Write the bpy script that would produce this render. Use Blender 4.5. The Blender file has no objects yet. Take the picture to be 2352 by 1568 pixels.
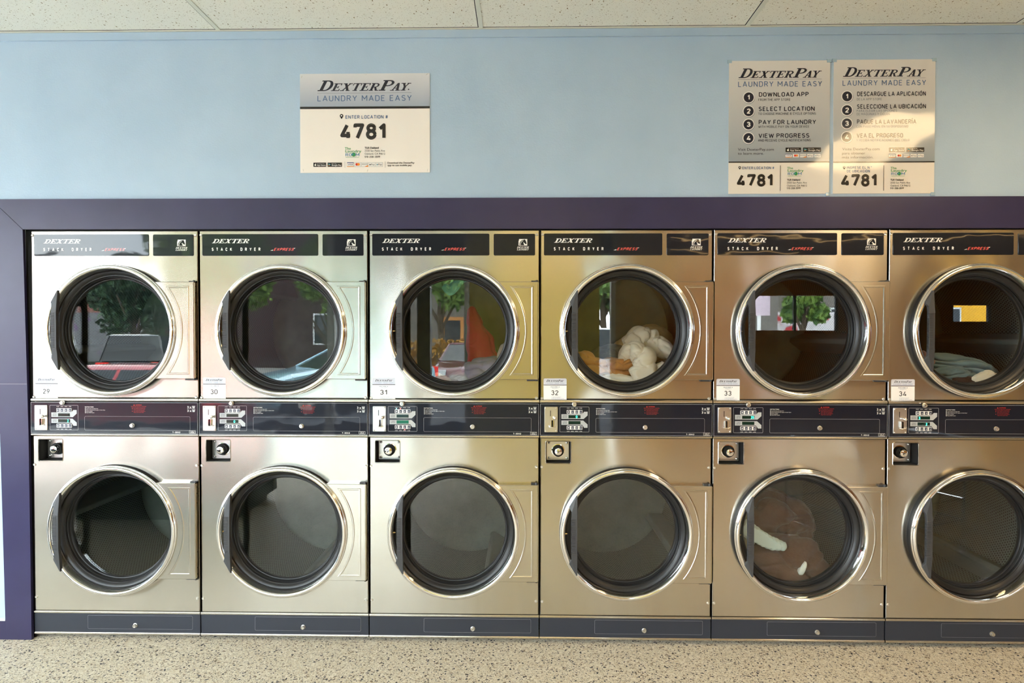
import bpy, bmesh, math, random
from mathutils import Vector, Matrix, noise

sc = bpy.context.scene
COL = sc.collection
PI = math.pi

# ------------------------------------------------------------------ camera
def make_camera():
    yaw, pitch, roll, f = 0.0183, -0.0146, 0.0011, 1400.0
    cy, sy, cp, sp = math.cos(yaw), math.sin(yaw), math.cos(pitch), math.sin(pitch)
    fwd = Vector((-sy * cp, cy * cp, sp))
    right = Vector((cy, sy, 0))
    up = right.cross(fwd)
    r2 = math.cos(roll) * right + math.sin(roll) * up
    u2 = -math.sin(roll) * right + math.cos(roll) * up
    cd = bpy.data.cameras.new('camera')
    cd.sensor_width = 36.0
    cd.lens = f / 2352.0 * 36.0
    cd.clip_start = 0.05
    cd.clip_end = 300
    co = bpy.data.objects.new('camera', cd)
    COL.objects.link(co)
    m = Matrix((r2, u2, -fwd)).transposed().to_4x4()
    m.translation = Vector((2.323, -2.8367, 1.4563))
    co.matrix_world = m
    sc.camera = co
make_camera()

# ------------------------------------------------------------------ world, exposure
SKY = 9.0
w = bpy.data.worlds.new('overcast_sky')
sc.world = w
w.use_nodes = True
nt = w.node_tree
bg = nt.nodes['Background']
tc = nt.nodes.new('ShaderNodeTexCoord')
nz = nt.nodes.new('ShaderNodeTexNoise'); nz.inputs['Scale'].default_value = 2.2; nz.inputs['Detail'].default_value = 4
rmp = nt.nodes.new('ShaderNodeValToRGB')
rmp.color_ramp.elements[0].position = 0.35; rmp.color_ramp.elements[0].color = (0.72, 0.82, 0.96, 1)
rmp.color_ramp.elements[1].position = 0.65; rmp.color_ramp.elements[1].color = (0.98, 0.98, 1.0, 1)
nt.links.new(tc.outputs['Generated'], nz.inputs['Vector'])
nt.links.new(nz.outputs['Fac'], rmp.inputs['Fac'])
nt.links.new(rmp.outputs['Color'], bg.inputs['Color'])
bg.inputs['Strength'].default_value = SKY
sc.view_settings.view_transform = 'Standard'
sc.view_settings.look = 'None'
sc.view_settings.exposure = 1.48
sc.view_settings.gamma = 1.0
sc.view_settings.use_curve_mapping = False
LAMP = 6.0
LAMP_COLOR = (1.0, 0.71, 0.37)
STRIP_COLOR = (1.0, 0.62, 0.25)
STRIP = 8.0
cyc = sc.cycles
cyc.use_denoising = True
cyc.max_bounces = 10
cyc.diffuse_bounces = 5
cyc.glossy_bounces = 5
cyc.transmission_bounces = 6
cyc.transparent_max_bounces = 16
cyc.sample_clamp_indirect = 8.0
cyc.caustics_reflective = False
cyc.caustics_refractive = False

# ------------------------------------------------------------------ materials
def newmat(name):
    m = bpy.data.materials.new(name)
    m.use_nodes = True
    return m, m.node_tree, m.node_tree.nodes['Principled BSDF']

def mat(name, c, rough=0.5, metal=0.0, coat=0.0, emit=None, es=0.0, spec=0.5, crough=0.05):
    m, t, b = newmat(name)
    b.inputs['Base Color'].default_value = (*c, 1)
    b.inputs['Roughness'].default_value = rough
    b.inputs['Metallic'].default_value = metal
    b.inputs['Coat Weight'].default_value = coat
    b.inputs['Coat Roughness'].default_value = crough
    b.inputs['Specular IOR Level'].default_value = spec
    if emit:
        b.inputs['Emission Color'].default_value = (*emit, 1)
        b.inputs['Emission Strength'].default_value = es
    return m

def srgb(r, g, b):
    return tuple(((c / 255) / 12.92 if c / 255 < 0.04045 else ((c / 255 + 0.055) / 1.055) ** 2.4) for c in (r, g, b))

def node(t, kind, **kw):
    n = t.nodes.new(kind)
    for k, v in kw.items():
        setattr(n, k, v)
    return n

def noise_color(name, c0, c1, scale, rough=0.6, detail=4, bump=0.0, bscale=None, lo=0.35, hi=0.65, coat=0.0, stretch=(1, 1, 1), spec=0.5):
    """two tones of one surface mixed by noise, with an optional bump"""
    m, t, b = newmat(name)
    g = node(t, 'ShaderNodeNewGeometry')
    mp = node(t, 'ShaderNodeMapping'); mp.inputs['Scale'].default_value = stretch
    t.links.new(g.outputs['Position'], mp.inputs['Vector'])
    n = node(t, 'ShaderNodeTexNoise'); n.inputs['Scale'].default_value = scale; n.inputs['Detail'].default_value = detail
    t.links.new(mp.outputs['Vector'], n.inputs['Vector'])
    r = node(t, 'ShaderNodeValToRGB')
    r.color_ramp.elements[0].position = lo; r.color_ramp.elements[0].color = (*c0, 1)
    r.color_ramp.elements[1].position = hi; r.color_ramp.elements[1].color = (*c1, 1)
    t.links.new(n.outputs['Fac'], r.inputs['Fac'])
    t.links.new(r.outputs['Color'], b.inputs['Base Color'])
    b.inputs['Roughness'].default_value = rough
    b.inputs['Coat Weight'].default_value = coat
    b.inputs['Specular IOR Level'].default_value = spec
    if bump:
        n2 = node(t, 'ShaderNodeTexNoise'); n2.inputs['Scale'].default_value = bscale or scale; n2.inputs['Detail'].default_value = 3
        t.links.new(mp.outputs['Vector'], n2.inputs['Vector'])
        bp = node(t, 'ShaderNodeBump'); bp.inputs['Strength'].default_value = 1.0; bp.inputs['Distance'].default_value = bump
        t.links.new(n2.outputs['Fac'], bp.inputs['Height'])
        t.links.new(bp.outputs['Normal'], b.inputs['Normal'])
    return m

def steel_mat():
    m, t, b = newmat('brushed_stainless')
    b.inputs['Metallic'].default_value = 1.0
    b.inputs['Base Color'].default_value = (0.59, 0.56, 0.50, 1)
    b.inputs['Anisotropic'].default_value = 0.95
    tg = node(t, 'ShaderNodeTangent', direction_type='UV_MAP')
    t.links.new(tg.outputs['Tangent'], b.inputs['Tangent'])
    g = node(t, 'ShaderNodeNewGeometry')
    mp = node(t, 'ShaderNodeMapping'); mp.inputs['Scale'].default_value = (3, 3, 500)
    t.links.new(g.outputs['Position'], mp.inputs['Vector'])
    n = node(t, 'ShaderNodeTexNoise'); n.inputs['Scale'].default_value = 1.0; n.inputs['Detail'].default_value = 2
    t.links.new(mp.outputs['Vector'], n.inputs['Vector'])
    mr = node(t, 'ShaderNodeMapRange'); mr.inputs['To Min'].default_value = 0.205; mr.inputs['To Max'].default_value = 0.217
    t.links.new(n.outputs['Fac'], mr.inputs['Value'])
    t.links.new(mr.outputs['Result'], b.inputs['Roughness'])
    n2 = node(t, 'ShaderNodeTexNoise'); n2.inputs['Scale'].default_value = 3.2; n2.inputs['Detail'].default_value = 1
    t.links.new(g.outputs['Position'], n2.inputs['Vector'])
    bp = node(t, 'ShaderNodeBump'); bp.inputs['Strength'].default_value = 0.6; bp.inputs['Distance'].default_value = 0.012
    t.links.new(n2.outputs['Fac'], bp.inputs['Height'])
    t.links.new(bp.outputs['Normal'], b.inputs['Normal'])
    return m

def film_mat(name, c, wave=0.004, scale=14, coat=1.0, rough=0.45, stretch=(1, 1, 1), crough=0.03):
    """printed plastic film or laminate: a printed colour under a slightly wavy clear coat"""
    m, t, b = newmat(name)
    b.inputs['Base Color'].default_value = (*c, 1)
    b.inputs['Roughness'].default_value = rough
    b.inputs['Coat Weight'].default_value = coat
    b.inputs['Coat Roughness'].default_value = crough
    b.inputs['Specular IOR Level'].default_value = 0.12
    g = node(t, 'ShaderNodeNewGeometry')
    mp = node(t, 'ShaderNodeMapping'); mp.inputs['Scale'].default_value = stretch
    t.links.new(g.outputs['Position'], mp.inputs['Vector'])
    n = node(t, 'ShaderNodeTexNoise'); n.inputs['Scale'].default_value = scale; n.inputs['Detail'].default_value = 1.5
    t.links.new(mp.outputs['Vector'], n.inputs['Vector'])
    bp = node(t, 'ShaderNodeBump'); bp.inputs['Strength'].default_value = 1.0; bp.inputs['Distance'].default_value = wave
    t.links.new(n.outputs['Fac'], bp.inputs['Height'])
    t.links.new(bp.outputs['Normal'], b.inputs['Coat Normal'])
    return m

def glass_mat(name, tint, boost=1.0):
    m = bpy.data.materials.new(name); m.use_nodes = True
    t = m.node_tree; t.nodes.clear()
    o = node(t, 'ShaderNodeOutputMaterial')
    tr = node(t, 'ShaderNodeBsdfTransparent'); tr.inputs['Color'].default_value = (*tint, 1)
    gl = node(t, 'ShaderNodeBsdfGlossy'); gl.inputs['Roughness'].default_value = 0.0
    gl.inputs['Color'].default_value = (1, 1, 1, 1)
    # reflectance rises from f0 (head on) towards 1 at grazing, the same on both faces of the thin sheet
    f0 = ((boost - 1) / (boost + 1)) ** 2
    g = node(t, 'ShaderNodeNewGeometry')
    dt = node(t, 'ShaderNodeVectorMath', operation='DOT_PRODUCT'); t.links.new(g.outputs['Incoming'], dt.inputs[0]); t.links.new(g.outputs['Normal'], dt.inputs[1])
    ab = node(t, 'ShaderNodeMath', operation='ABSOLUTE'); t.links.new(dt.outputs['Value'], ab.inputs[0])
    om = node(t, 'ShaderNodeMath', operation='SUBTRACT', use_clamp=True); om.inputs[0].default_value = 1.0; t.links.new(ab.outputs[0], om.inputs[1])
    pw = node(t, 'ShaderNodeMath', operation='POWER'); t.links.new(om.outputs[0], pw.inputs[0]); pw.inputs[1].default_value = 5.0
    fr = node(t, 'ShaderNodeMath', operation='MULTIPLY_ADD'); t.links.new(pw.outputs[0], fr.inputs[0]); fr.inputs[1].default_value = 1 - f0; fr.inputs[2].default_value = f0
    mx = node(t, 'ShaderNodeMixShader')
    t.links.new(fr.outputs[0], mx.inputs['Fac'])
    t.links.new(tr.outputs['BSDF'], mx.inputs[1])
    t.links.new(gl.outputs['BSDF'], mx.inputs[2])
    t.links.new(mx.outputs['Shader'], o.inputs['Surface'])
    return m

def drum_mat():
    m, t, b = newmat('perforated_drum_steel')
    uv = node(t, 'ShaderNodeUVMap')
    pitch = 0.0145
    mp = node(t, 'ShaderNodeMapping'); mp.inputs['Scale'].default_value = (1 / pitch, 1 / pitch / 1.732, 0)
    t.links.new(uv.outputs['UV'], mp.inputs['Vector'])
    def dots(src):
        fr = node(t, 'ShaderNodeVectorMath', operation='FRACTION'); t.links.new(src, fr.inputs[0])
        sb = node(t, 'ShaderNodeVectorMath', operation='SUBTRACT'); sb.inputs[1].default_value = (0.5, 0.5, 0)
        t.links.new(fr.outputs[0], sb.inputs[0])
        ml = node(t, 'ShaderNodeVectorMath', operation='MULTIPLY'); ml.inputs[1].default_value = (1, 1.732, 0)
        t.links.new(sb.outputs[0], ml.inputs[0])
        ln = node(t, 'ShaderNodeVectorMath', operation='LENGTH'); t.links.new(ml.outputs[0], ln.inputs[0])
        return ln.outputs['Value']
    a = dots(mp.outputs['Vector'])
    ad = node(t, 'ShaderNodeVectorMath', operation='ADD'); ad.inputs[1].default_value = (0.5, 0.5, 0)
    t.links.new(mp.outputs['Vector'], ad.inputs[0])
    c = dots(ad.outputs[0])
    mn = node(t, 'ShaderNodeMath', operation='MINIMUM'); t.links.new(a, mn.inputs[0]); t.links.new(c, mn.inputs[1])
    mr = node(t, 'ShaderNodeMapRange'); mr.inputs['From Min'].default_value = 0.30; mr.inputs['From Max'].default_value = 0.36
    t.links.new(mn.outputs[0], mr.inputs['Value'])
    mc = node(t, 'ShaderNodeMix', data_type='RGBA')
    mc.inputs['A'].default_value = (0.01, 0.01, 0.011, 1); mc.inputs['B'].default_value = (0.17, 0.21, 0.20, 1)
    t.links.new(mr.outputs['Result'], mc.inputs['Factor'])
    t.links.new(mc.outputs['Result'], b.inputs['Base Color'])
    m2 = node(t, 'ShaderNodeMath', operation='MULTIPLY'); m2.inputs[1].default_value = 0.6
    t.links.new(mr.outputs['Result'], m2.inputs[0]); t.links.new(m2.outputs[0], b.inputs['Metallic'])
    b.inputs['Roughness'].default_value = 0.45
    return m

def terrazzo_mat():
    m, t, b = newmat('terrazzo_floor')
    g = node(t, 'ShaderNodeNewGeometry')
    nd = node(t, 'ShaderNodeTexNoise'); nd.inputs['Scale'].default_value = 60; nd.inputs['Detail'].default_value = 2
    t.links.new(g.outputs['Position'], nd.inputs['Vector'])
    mxv = node(t, 'ShaderNodeMix', data_type='VECTOR'); mxv.inputs['Factor'].default_value = 0.012
    t.links.new(g.outputs['Position'], mxv.inputs['A']); t.links.new(nd.outputs['Color'], mxv.inputs['B'])
    def chips(scale, stops):
        v = node(t, 'ShaderNodeTexVoronoi', voronoi_dimensions='3D'); v.inputs['Scale'].default_value = scale
        t.links.new(mxv.outputs['Result'], v.inputs['Vector'])
        sp = node(t, 'ShaderNodeSeparateColor'); t.links.new(v.outputs['Color'], sp.inputs['Color'])
        r = node(t, 'ShaderNodeValToRGB'); r.color_ramp.interpolation = 'CONSTANT'
        els = r.color_ramp.elements
        els[0].position = 0; els[0].color = (*stops[0][1], 1)
        els[1].position = stops[1][0]; els[1].color = (*stops[1][1], 1)
        for p, c in stops[2:]:
            e = els.new(p); e.color = (*c, 1)
        t.links.new(sp.outputs['Red'], r.inputs['Fac'])
        return r.outputs['Color'], sp.outputs['Green'], v.outputs['Distance']
    base, gg, dd = chips(150, [(0, srgb(40, 40, 46)), (0.075, srgb(134, 116, 92)), (0.14, srgb(222, 210, 186)), (0.5, srgb(236, 226, 206)), (0.8, srgb(212, 196, 168))])
    fine, g2, d2 = chips(290, [(0, srgb(48, 46, 48)), (0.10, srgb(160, 142, 116)), (0.22, srgb(216, 203, 180)), (0.65, srgb(230, 220, 200))])
    mx = node(t, 'ShaderNodeMix', data_type='RGBA'); mx.inputs['Factor'].default_value = 0.5
    gt = node(t, 'ShaderNodeMath', operation='GREATER_THAN'); gt.inputs[1].default_value = 0.5
    t.links.new(gg, gt.inputs[0]); t.links.new(gt.outputs[0], mx.inputs['Factor'])
    t.links.new(base, mx.inputs['A']); t.links.new(fine, mx.inputs['B'])
    t.links.new(mx.outputs['Result'], b.inputs['Base Color'])
    b.inputs['Roughness'].default_value = 0.55
    return m

def ceiling_mat():
    m, t, b = newmat('acoustic_tile')
    g = node(t, 'ShaderNodeNewGeometry')
    def specks(scale, stretch, rot, thr, size):
        mp = node(t, 'ShaderNodeMapping'); mp.inputs['Scale'].default_value = stretch; mp.inputs['Rotation'].default_value = (0, 0, rot)
        t.links.new(g.outputs['Position'], mp.inputs['Vector'])
        v = node(t, 'ShaderNodeTexVoronoi'); v.inputs['Scale'].default_value = scale
        t.links.new(mp.outputs['Vector'], v.inputs['Vector'])
        sp = node(t, 'ShaderNodeSeparateColor'); t.links.new(v.outputs['Color'], sp.inputs['Color'])
        a = node(t, 'ShaderNodeMath', operation='LESS_THAN'); a.inputs[1].default_value = thr; t.links.new(sp.outputs['Red'], a.inputs[0])
        d = node(t, 'ShaderNodeMath', operation='LESS_THAN'); d.inputs[1].default_value = size; t.links.new(v.outputs['Distance'], d.inputs[0])
        mm = node(t, 'ShaderNodeMath', operation='MULTIPLY'); t.links.new(a.outputs[0], mm.inputs[0]); t.links.new(d.outputs[0], mm.inputs[1])
        return mm.outputs[0]
    s1 = specks(60, (1, 0.45, 1), 0.6, 0.28, 0.15)
    s2 = specks(95, (0.5, 1, 1), 0.3, 0.35, 0.17)
    s3 = specks(190, (1, 1, 1), 0, 0.4, 0.22)
    mx1 = node(t, 'ShaderNodeMath', operation='MAXIMUM'); t.links.new(s1, mx1.inputs[0]); t.links.new(s2, mx1.inputs[1])
    mx2 = node(t, 'ShaderNodeMath', operation='MAXIMUM'); t.links.new(mx1.outputs[0], mx2.inputs[0]); t.links.new(s3, mx2.inputs[1])
    mc = node(t, 'ShaderNodeMix', data_type='RGBA')
    mc.inputs['A'].default_value = (*srgb(238, 238, 228), 1); mc.inputs['B'].default_value = (*srgb(140, 122, 88), 1)
    t.links.new(mx2.outputs[0], mc.inputs['Factor'])
    t.links.new(mc.outputs['Result'], b.inputs['Base Color'])
    b.inputs['Roughness'].default_value = 0.9
    return m

def gradient_print(name, c_top, c_bot, z_top, z_bot, **kw):
    """a printed two-tone fade on poster stock between two heights"""
    m = film_mat(name, c_top, **kw)
    t = m.node_tree; b = t.nodes['Principled BSDF']
    g = node(t, 'ShaderNodeNewGeometry')
    sx = node(t, 'ShaderNodeSeparateXYZ'); t.links.new(g.outputs['Position'], sx.inputs[0])
    mr = node(t, 'ShaderNodeMapRange'); mr.inputs['From Min'].default_value = z_bot; mr.inputs['From Max'].default_value = z_top
    t.links.new(sx.outputs['Z'], mr.inputs['Value'])
    mc = node(t, 'ShaderNodeMix', data_type='RGBA')
    mc.inputs['A'].default_value = (*c_bot, 1); mc.inputs['B'].default_value = (*c_top, 1)
    t.links.new(mr.outputs['Result'], mc.inputs['Factor'])
    t.links.new(mc.outputs['Result'], b.inputs['Base Color'])
    return m

M = {}
M['steel'] = steel_mat()
M['chrome'] = mat('polished_chrome', (0.86, 0.86, 0.86), 0.06, 1.0)
M['hinge_brass'] = mat('hinge_steel', (0.62, 0.52, 0.36), 0.3, 1.0)
M['satin'] = mat('satin_metal', (0.72, 0.70, 0.66), 0.28, 1.0)
M['brass'] = mat('brass', (0.80, 0.60, 0.28), 0.25, 1.0)
M['rubber'] = mat('black_rubber', (0.008, 0.008, 0.009), 0.42)
M['plastic'] = mat('black_plastic', (0.045, 0.046, 0.050), 0.5)
M['dark'] = mat('dark_cavity', (0.006, 0.006, 0.006), 0.8)
M['cabinet'] = mat('cabinet_steel', (0.05, 0.05, 0.05), 0.6, 0.3)
M['navy'] = film_mat('navy_panel_film', srgb(26, 30, 41), coat=0.6, wave=0.0007, scale=7, stretch=(1, 1, 1.5))
M['plate_navy'] = film_mat('navy_name_plate', srgb(26, 30, 38), coat=0.55, wave=0.0010, scale=4.5, stretch=(1, 1, 2))
M['base_navy'] = mat('navy_base_paint', srgb(41, 46, 57), 0.45)
M['white'] = mat('white_ink', (0.92, 0.92, 0.90), 0.5, coat=0.55)
M['paleline'] = mat('pale_outline', (0.40, 0.41, 0.44), 0.5)
M['red_ink'] = mat('red_ink', srgb(226, 92, 84), 0.5, coat=0.55)
M['warn_ink'] = mat('warning_red_ink', srgb(190, 40, 36), 0.5)
M['grayprint'] = mat('grey_key_print', srgb(186, 190, 192), 0.45)
M['black_ink'] = mat('black_ink', srgb(40, 38, 38), 0.5)
M['button'] = mat('dark_button', srgb(70, 76, 92), 0.4)
M['lcd'] = mat('dark_green_display', srgb(12, 44, 36), 0.15)
M['lcd_on'] = mat('lit_green_display', srgb(4, 80, 56), 0.2, emit=(0.0, 0.45, 0.25), es=0.06)
M['digit'] = mat('lit_digit', (0.05, 0.9, 0.6), 0.4, emit=(0.05, 1.0, 0.62), es=1.6)
M['led_red'] = mat('lit_red_led', (0.9, 0.1, 0.1), 0.4, emit=(1, 0.12, 0.1), es=1.6)
M['led_green'] = mat('lit_green_led', (0.2, 0.9, 0.8), 0.4, emit=(0.2, 1, 0.9), es=1.2)
M['door_glass'] = glass_mat('door_glass', (0.93, 0.95, 0.94), 1.5)
M['pane'] = glass_mat('window_glass', (0.93, 0.96, 0.95), 1.5)
M['drum'] = drum_mat()
M['drum_back'] = noise_color('drum_back_steel', (0.11, 0.14, 0.125), (0.15, 0.18, 0.16), 9, 0.5)
M['drum_back'].node_tree.nodes['Principled BSDF'].inputs['Metallic'].default_value = 0.45
M['rib'] = mat('drum_rib_steel', (0.24, 0.27, 0.26), 0.35, 0.6)
M['sticker'] = mat('white_sticker', srgb(250, 250, 250), 0.4, coat=0.3)
M['sticker_head'] = mat('sticker_heading_grey', srgb(222, 225, 236), 0.4, coat=0.3)
M['ink_navy'] = mat('navy_ink', srgb(36, 38, 58), 0.45)
M['ink_blue'] = mat('slate_blue_ink', srgb(92, 112, 142), 0.45)
M['ink_bluegrey'] = mat('blue_grey_ink', srgb(140, 152, 180), 0.5)
M['wall'] = noise_color('light_blue_paint', srgb(170, 194, 216), srgb(177, 200, 221), 3.0, 0.55, bump=0.0006, bscale=120)
M['purple'] = noise_color('purple_laminate', srgb(45, 42, 76), srgb(50, 47, 82), 6, 0.33)
M['seam'] = mat('dark_joint', (0.01, 0.01, 0.015), 0.8)
M['floor'] = terrazzo_mat()
M['ceiling'] = ceiling_mat()
M['tbar'] = mat('white_grid_bar', srgb(222, 224, 212), 0.5)
M['paint_white'] = mat('white_painted_metal', (0.72, 0.74, 0.74), 0.4)
M['paint_dark'] = mat('dark_bronze_metal', (0.03, 0.03, 0.034), 0.45)
M['paint_lime'] = mat('lime_yellow_paint', srgb(206, 194, 98), 0.6)
M['paint_gold'] = mat('warm_tan_paint', srgb(160, 106, 26), 0.6)
M['strip'] = mat('strip_tube', (0.9, 0.9, 0.85), 0.5, emit=STRIP_COLOR, es=STRIP)
M['paint_tan'] = mat('pale_tan_paint', srgb(216, 176, 104), 0.6)  # tan lightened in colour for a wall section that gets little light
M['lamp'] = mat('lamp_diffuser', (0.9, 0.9, 0.85), 0.5, emit=LAMP_COLOR, es=LAMP)

# ------------------------------------------------------------------ mesh helpers
class MB:
    def __init__(s):
        s.v = []; s.f = []; s.m = []; s.uv = {}
    def add(s, vs, fs, m=0):
        o = len(s.v)
        s.v += [tuple(p) for p in vs]
        for f in fs:
            s.f.append([i + o for i in f]); s.m.append(m)
        return o
    def box(s, x0, x1, y0, y1, z0, z1, m=0):
        v = [(x0, y0, z0), (x1, y0, z0), (x1, y1, z0), (x0, y1, z0), (x0, y0, z1), (x1, y0, z1), (x1, y1, z1), (x0, y1, z1)]
        s.add(v, [(0, 3, 2, 1), (4, 5, 6, 7), (0, 1, 5, 4), (1, 2, 6, 5), (2, 3, 7, 6), (3, 0, 4, 7)], m)
    def quad(s, x0, x1, z0, z1, y, m=0):
        s.add([(x0, y, z0), (x1, y, z0), (x1, y, z1), (x0, y, z1)], [(0, 1, 2, 3)], m)
    def poly(s, pts, y, m=0):
        s.add([(x, y, z) for x, z in pts], [list(range(len(pts)))], m)
    def loops(s, Ls, m=0, closed=True, cap0=False, cap1=False):
        """bridge successive loops of equal length"""
        n = len(Ls[0]); o = len(s.v)
        for L in Ls:
            s.v += [tuple(p) for p in L]
        for k in range(len(Ls) - 1):
            for i in range(n if closed else n - 1):
                j = (i + 1) % n
                s.f.append([o + k * n + i, o + k * n + j, o + (k + 1) * n + j, o + (k + 1) * n + i]); s.m.append(m)
        if cap0:
            s.f.append([o + i for i in range(n)][::-1]); s.m.append(m)
        if cap1:
            s.f.append([o + (len(Ls) - 1) * n + i for i in range(n)]); s.m.append(m)
    def plate(s, x0, x1, z0, z1, r, yf, yb, c=0.0, m=0):
        L = [[(x, yb, z) for x, z in rrect(x0, x1, z0, z1, r)]]
        if c > 0:
            L.append([(x, yf + c, z) for x, z in rrect(x0, x1, z0, z1, r)])
            L.append([(x, yf, z) for x, z in rrect(x0 + c, x1 - c, z0 + c, z1 - c, max(r - c, 0.0002))])
        else:
            L.append([(x, yf, z) for x, z in rrect(x0, x1, z0, z1, r)])
        s.loops(L, m, cap1=True)
    def outline(s, x0, x1, z0, z1, r, wd, y, m=0):
        a = rrect(x0, x1, z0, z1, r); b = rrect(x0 + wd, x1 - wd, z0 + wd, z1 - wd, max(r - wd, 0.0002))
        s.loops([[(x, y, z) for x, z in a], [(x, y, z) for x, z in b]], m)
    def prism(s, pts, yf, yb, m=0):
        s.loops([[(x, yb, z) for x, z in pts], [(x, yf, z) for x, z in pts]], m, cap0=True, cap1=True)
    def lathe(s, prof, cx, cz, n=96, m=0, closed=False, cy=0.0):
        Ls = []
        for k in range(n):
            a = 2 * PI * k / n
            Ls.append([(cx + r * math.cos(a), cy + y, cz + r * math.sin(a)) for r, y in prof])
        Ls.append(Ls[0])
        o = len(s.v); q = len(prof)
        for L in Ls[:-1]:
            s.v += L
        for k in range(n):
            for i in range(q if closed else q - 1):
                j = (i + 1) % q
                s.f.append([o + k * q + i, o + k * q + j, o + ((k + 1) % n) * q + j, o + ((k + 1) % n) * q + i]); s.m.append(m)
    def disc(s, cx, cz, r, y, n=24, m=0):
        s.poly([(cx + r * math.cos(2 * PI * k / n), cz + r * math.sin(2 * PI * k / n)) for k in range(n)], y, m)
    def tube(s, path, rad, n=8, m=0, cap=True):
        P = [Vector(p) for p in path]
        R = rad if isinstance(rad, (list, tuple)) else [rad] * len(P)
        Ls = []; ref = None
        for i, p in enumerate(P):
            d = (P[min(i + 1, len(P) - 1)] - P[max(i - 1, 0)]).normalized()
            if ref is None:
                ref = Vector((0, 0, 1)) if abs(d.z) < 0.9 else Vector((1, 0, 0))
            a = d.cross(ref).normalized(); b = a.cross(d).normalized(); ref = b
            Ls.append([p + R[i] * (math.cos(2 * PI * k / n) * a + math.sin(2 * PI * k / n) * b) for k in range(n)])
        s.loops(Ls, m, cap0=cap, cap1=cap)

def rrect(x0, x1, z0, z1, r, n=4):
    r = min(r, (x1 - x0) / 2, (z1 - z0) / 2)
    out = []
    for cx, cz, a in ((x1 - r, z0 + r, -PI / 2), (x1 - r, z1 - r, 0), (x0 + r, z1 - r, PI / 2), (x0 + r, z0 + r, PI)):
        for k in range(n + 1):
            t = a + PI / 2 * k / n
            out.append((cx + r * math.cos(t), cz + r * math.sin(t)))
    return out

MESH_CACHE = {}
def build(name, mb, mats, parent=None, smooth=None, uvfn=None, recalc=False):
    me = bpy.data.meshes.new(name)
    me.from_pydata(mb.v, [], mb.f)
    for k in (mats if isinstance(mats, (list, tuple)) else [mats]):
        me.materials.append(M[k] if isinstance(k, str) else k)
    me.polygons.foreach_set('material_index', mb.m)
    if recalc:
        bm = bmesh.new(); bm.from_mesh(me); bmesh.ops.recalc_face_normals(bm, faces=bm.faces); bm.to_mesh(me); bm.free()
    if uvfn:
        ul = me.uv_layers.new(name='UVMap')
        for lp in me.loops:
            co = me.vertices[lp.vertex_index].co
            ul.data[lp.index].uv = uvfn(co)
    if smooth:
        me.polygons.foreach_set('use_smooth', [True] * len(me.polygons))
        me.set_sharp_from_angle(angle=math.radians(smooth))
    me.update()
    o = bpy.data.objects.new(name, me)
    COL.objects.link(o)
    if parent:
        o.parent = parent
    return o

def share(name, src, parent):
    o = src.copy(); o.name = name; COL.objects.link(o); o.parent = parent
    return o

def tag(o, label=None, cat=None, group=None, kind=None):
    if label: o['label'] = label
    if cat: o['category'] = cat
    if group: o['group'] = group
    if kind: o['kind'] = kind
    return o

def empty(name, loc):
    o = bpy.data.objects.new(name, None); COL.objects.link(o); o.location = loc; o.empty_display_size = 0.1
    return o

def struct(name, mb, mats, label=None, **kw):
    o = build(name, mb, mats, **kw); o['kind'] = 'structure'
    if label: o['label'] = label
    return o

# ------------------------------------------------------------------ lettering
_tc = bpy.data.curves.new('lettering_source', 'FONT')
_to = bpy.data.objects.new('lettering_source', _tc)
COL.objects.link(_to)
GLYPH = {}
def glyphs(s, bold=0.0, space=1.0):
    key = (s, bold, space)
    if key not in GLYPH:
        _tc.body = s; _tc.offset = bold; _tc.space_character = space; _tc.resolution_u = 3; _tc.size = 1.0
        bpy.context.view_layer.update()
        dg = bpy.context.evaluated_depsgraph_get()
        me = bpy.data.meshes.new_from_object(_to.evaluated_get(dg))
        vs = [(v.co.x, v.co.y) for v in me.vertices]
        fs = [list(p.vertices) for p in me.polygons]
        bpy.data.meshes.remove(me)
        GLYPH[key] = (vs, fs)
    return GLYPH[key]

def capheight(bold=0.0):
    vs, _ = glyphs('H', bold)
    return max(v[1] for v in vs) - min(v[1] for v in vs)

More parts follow.
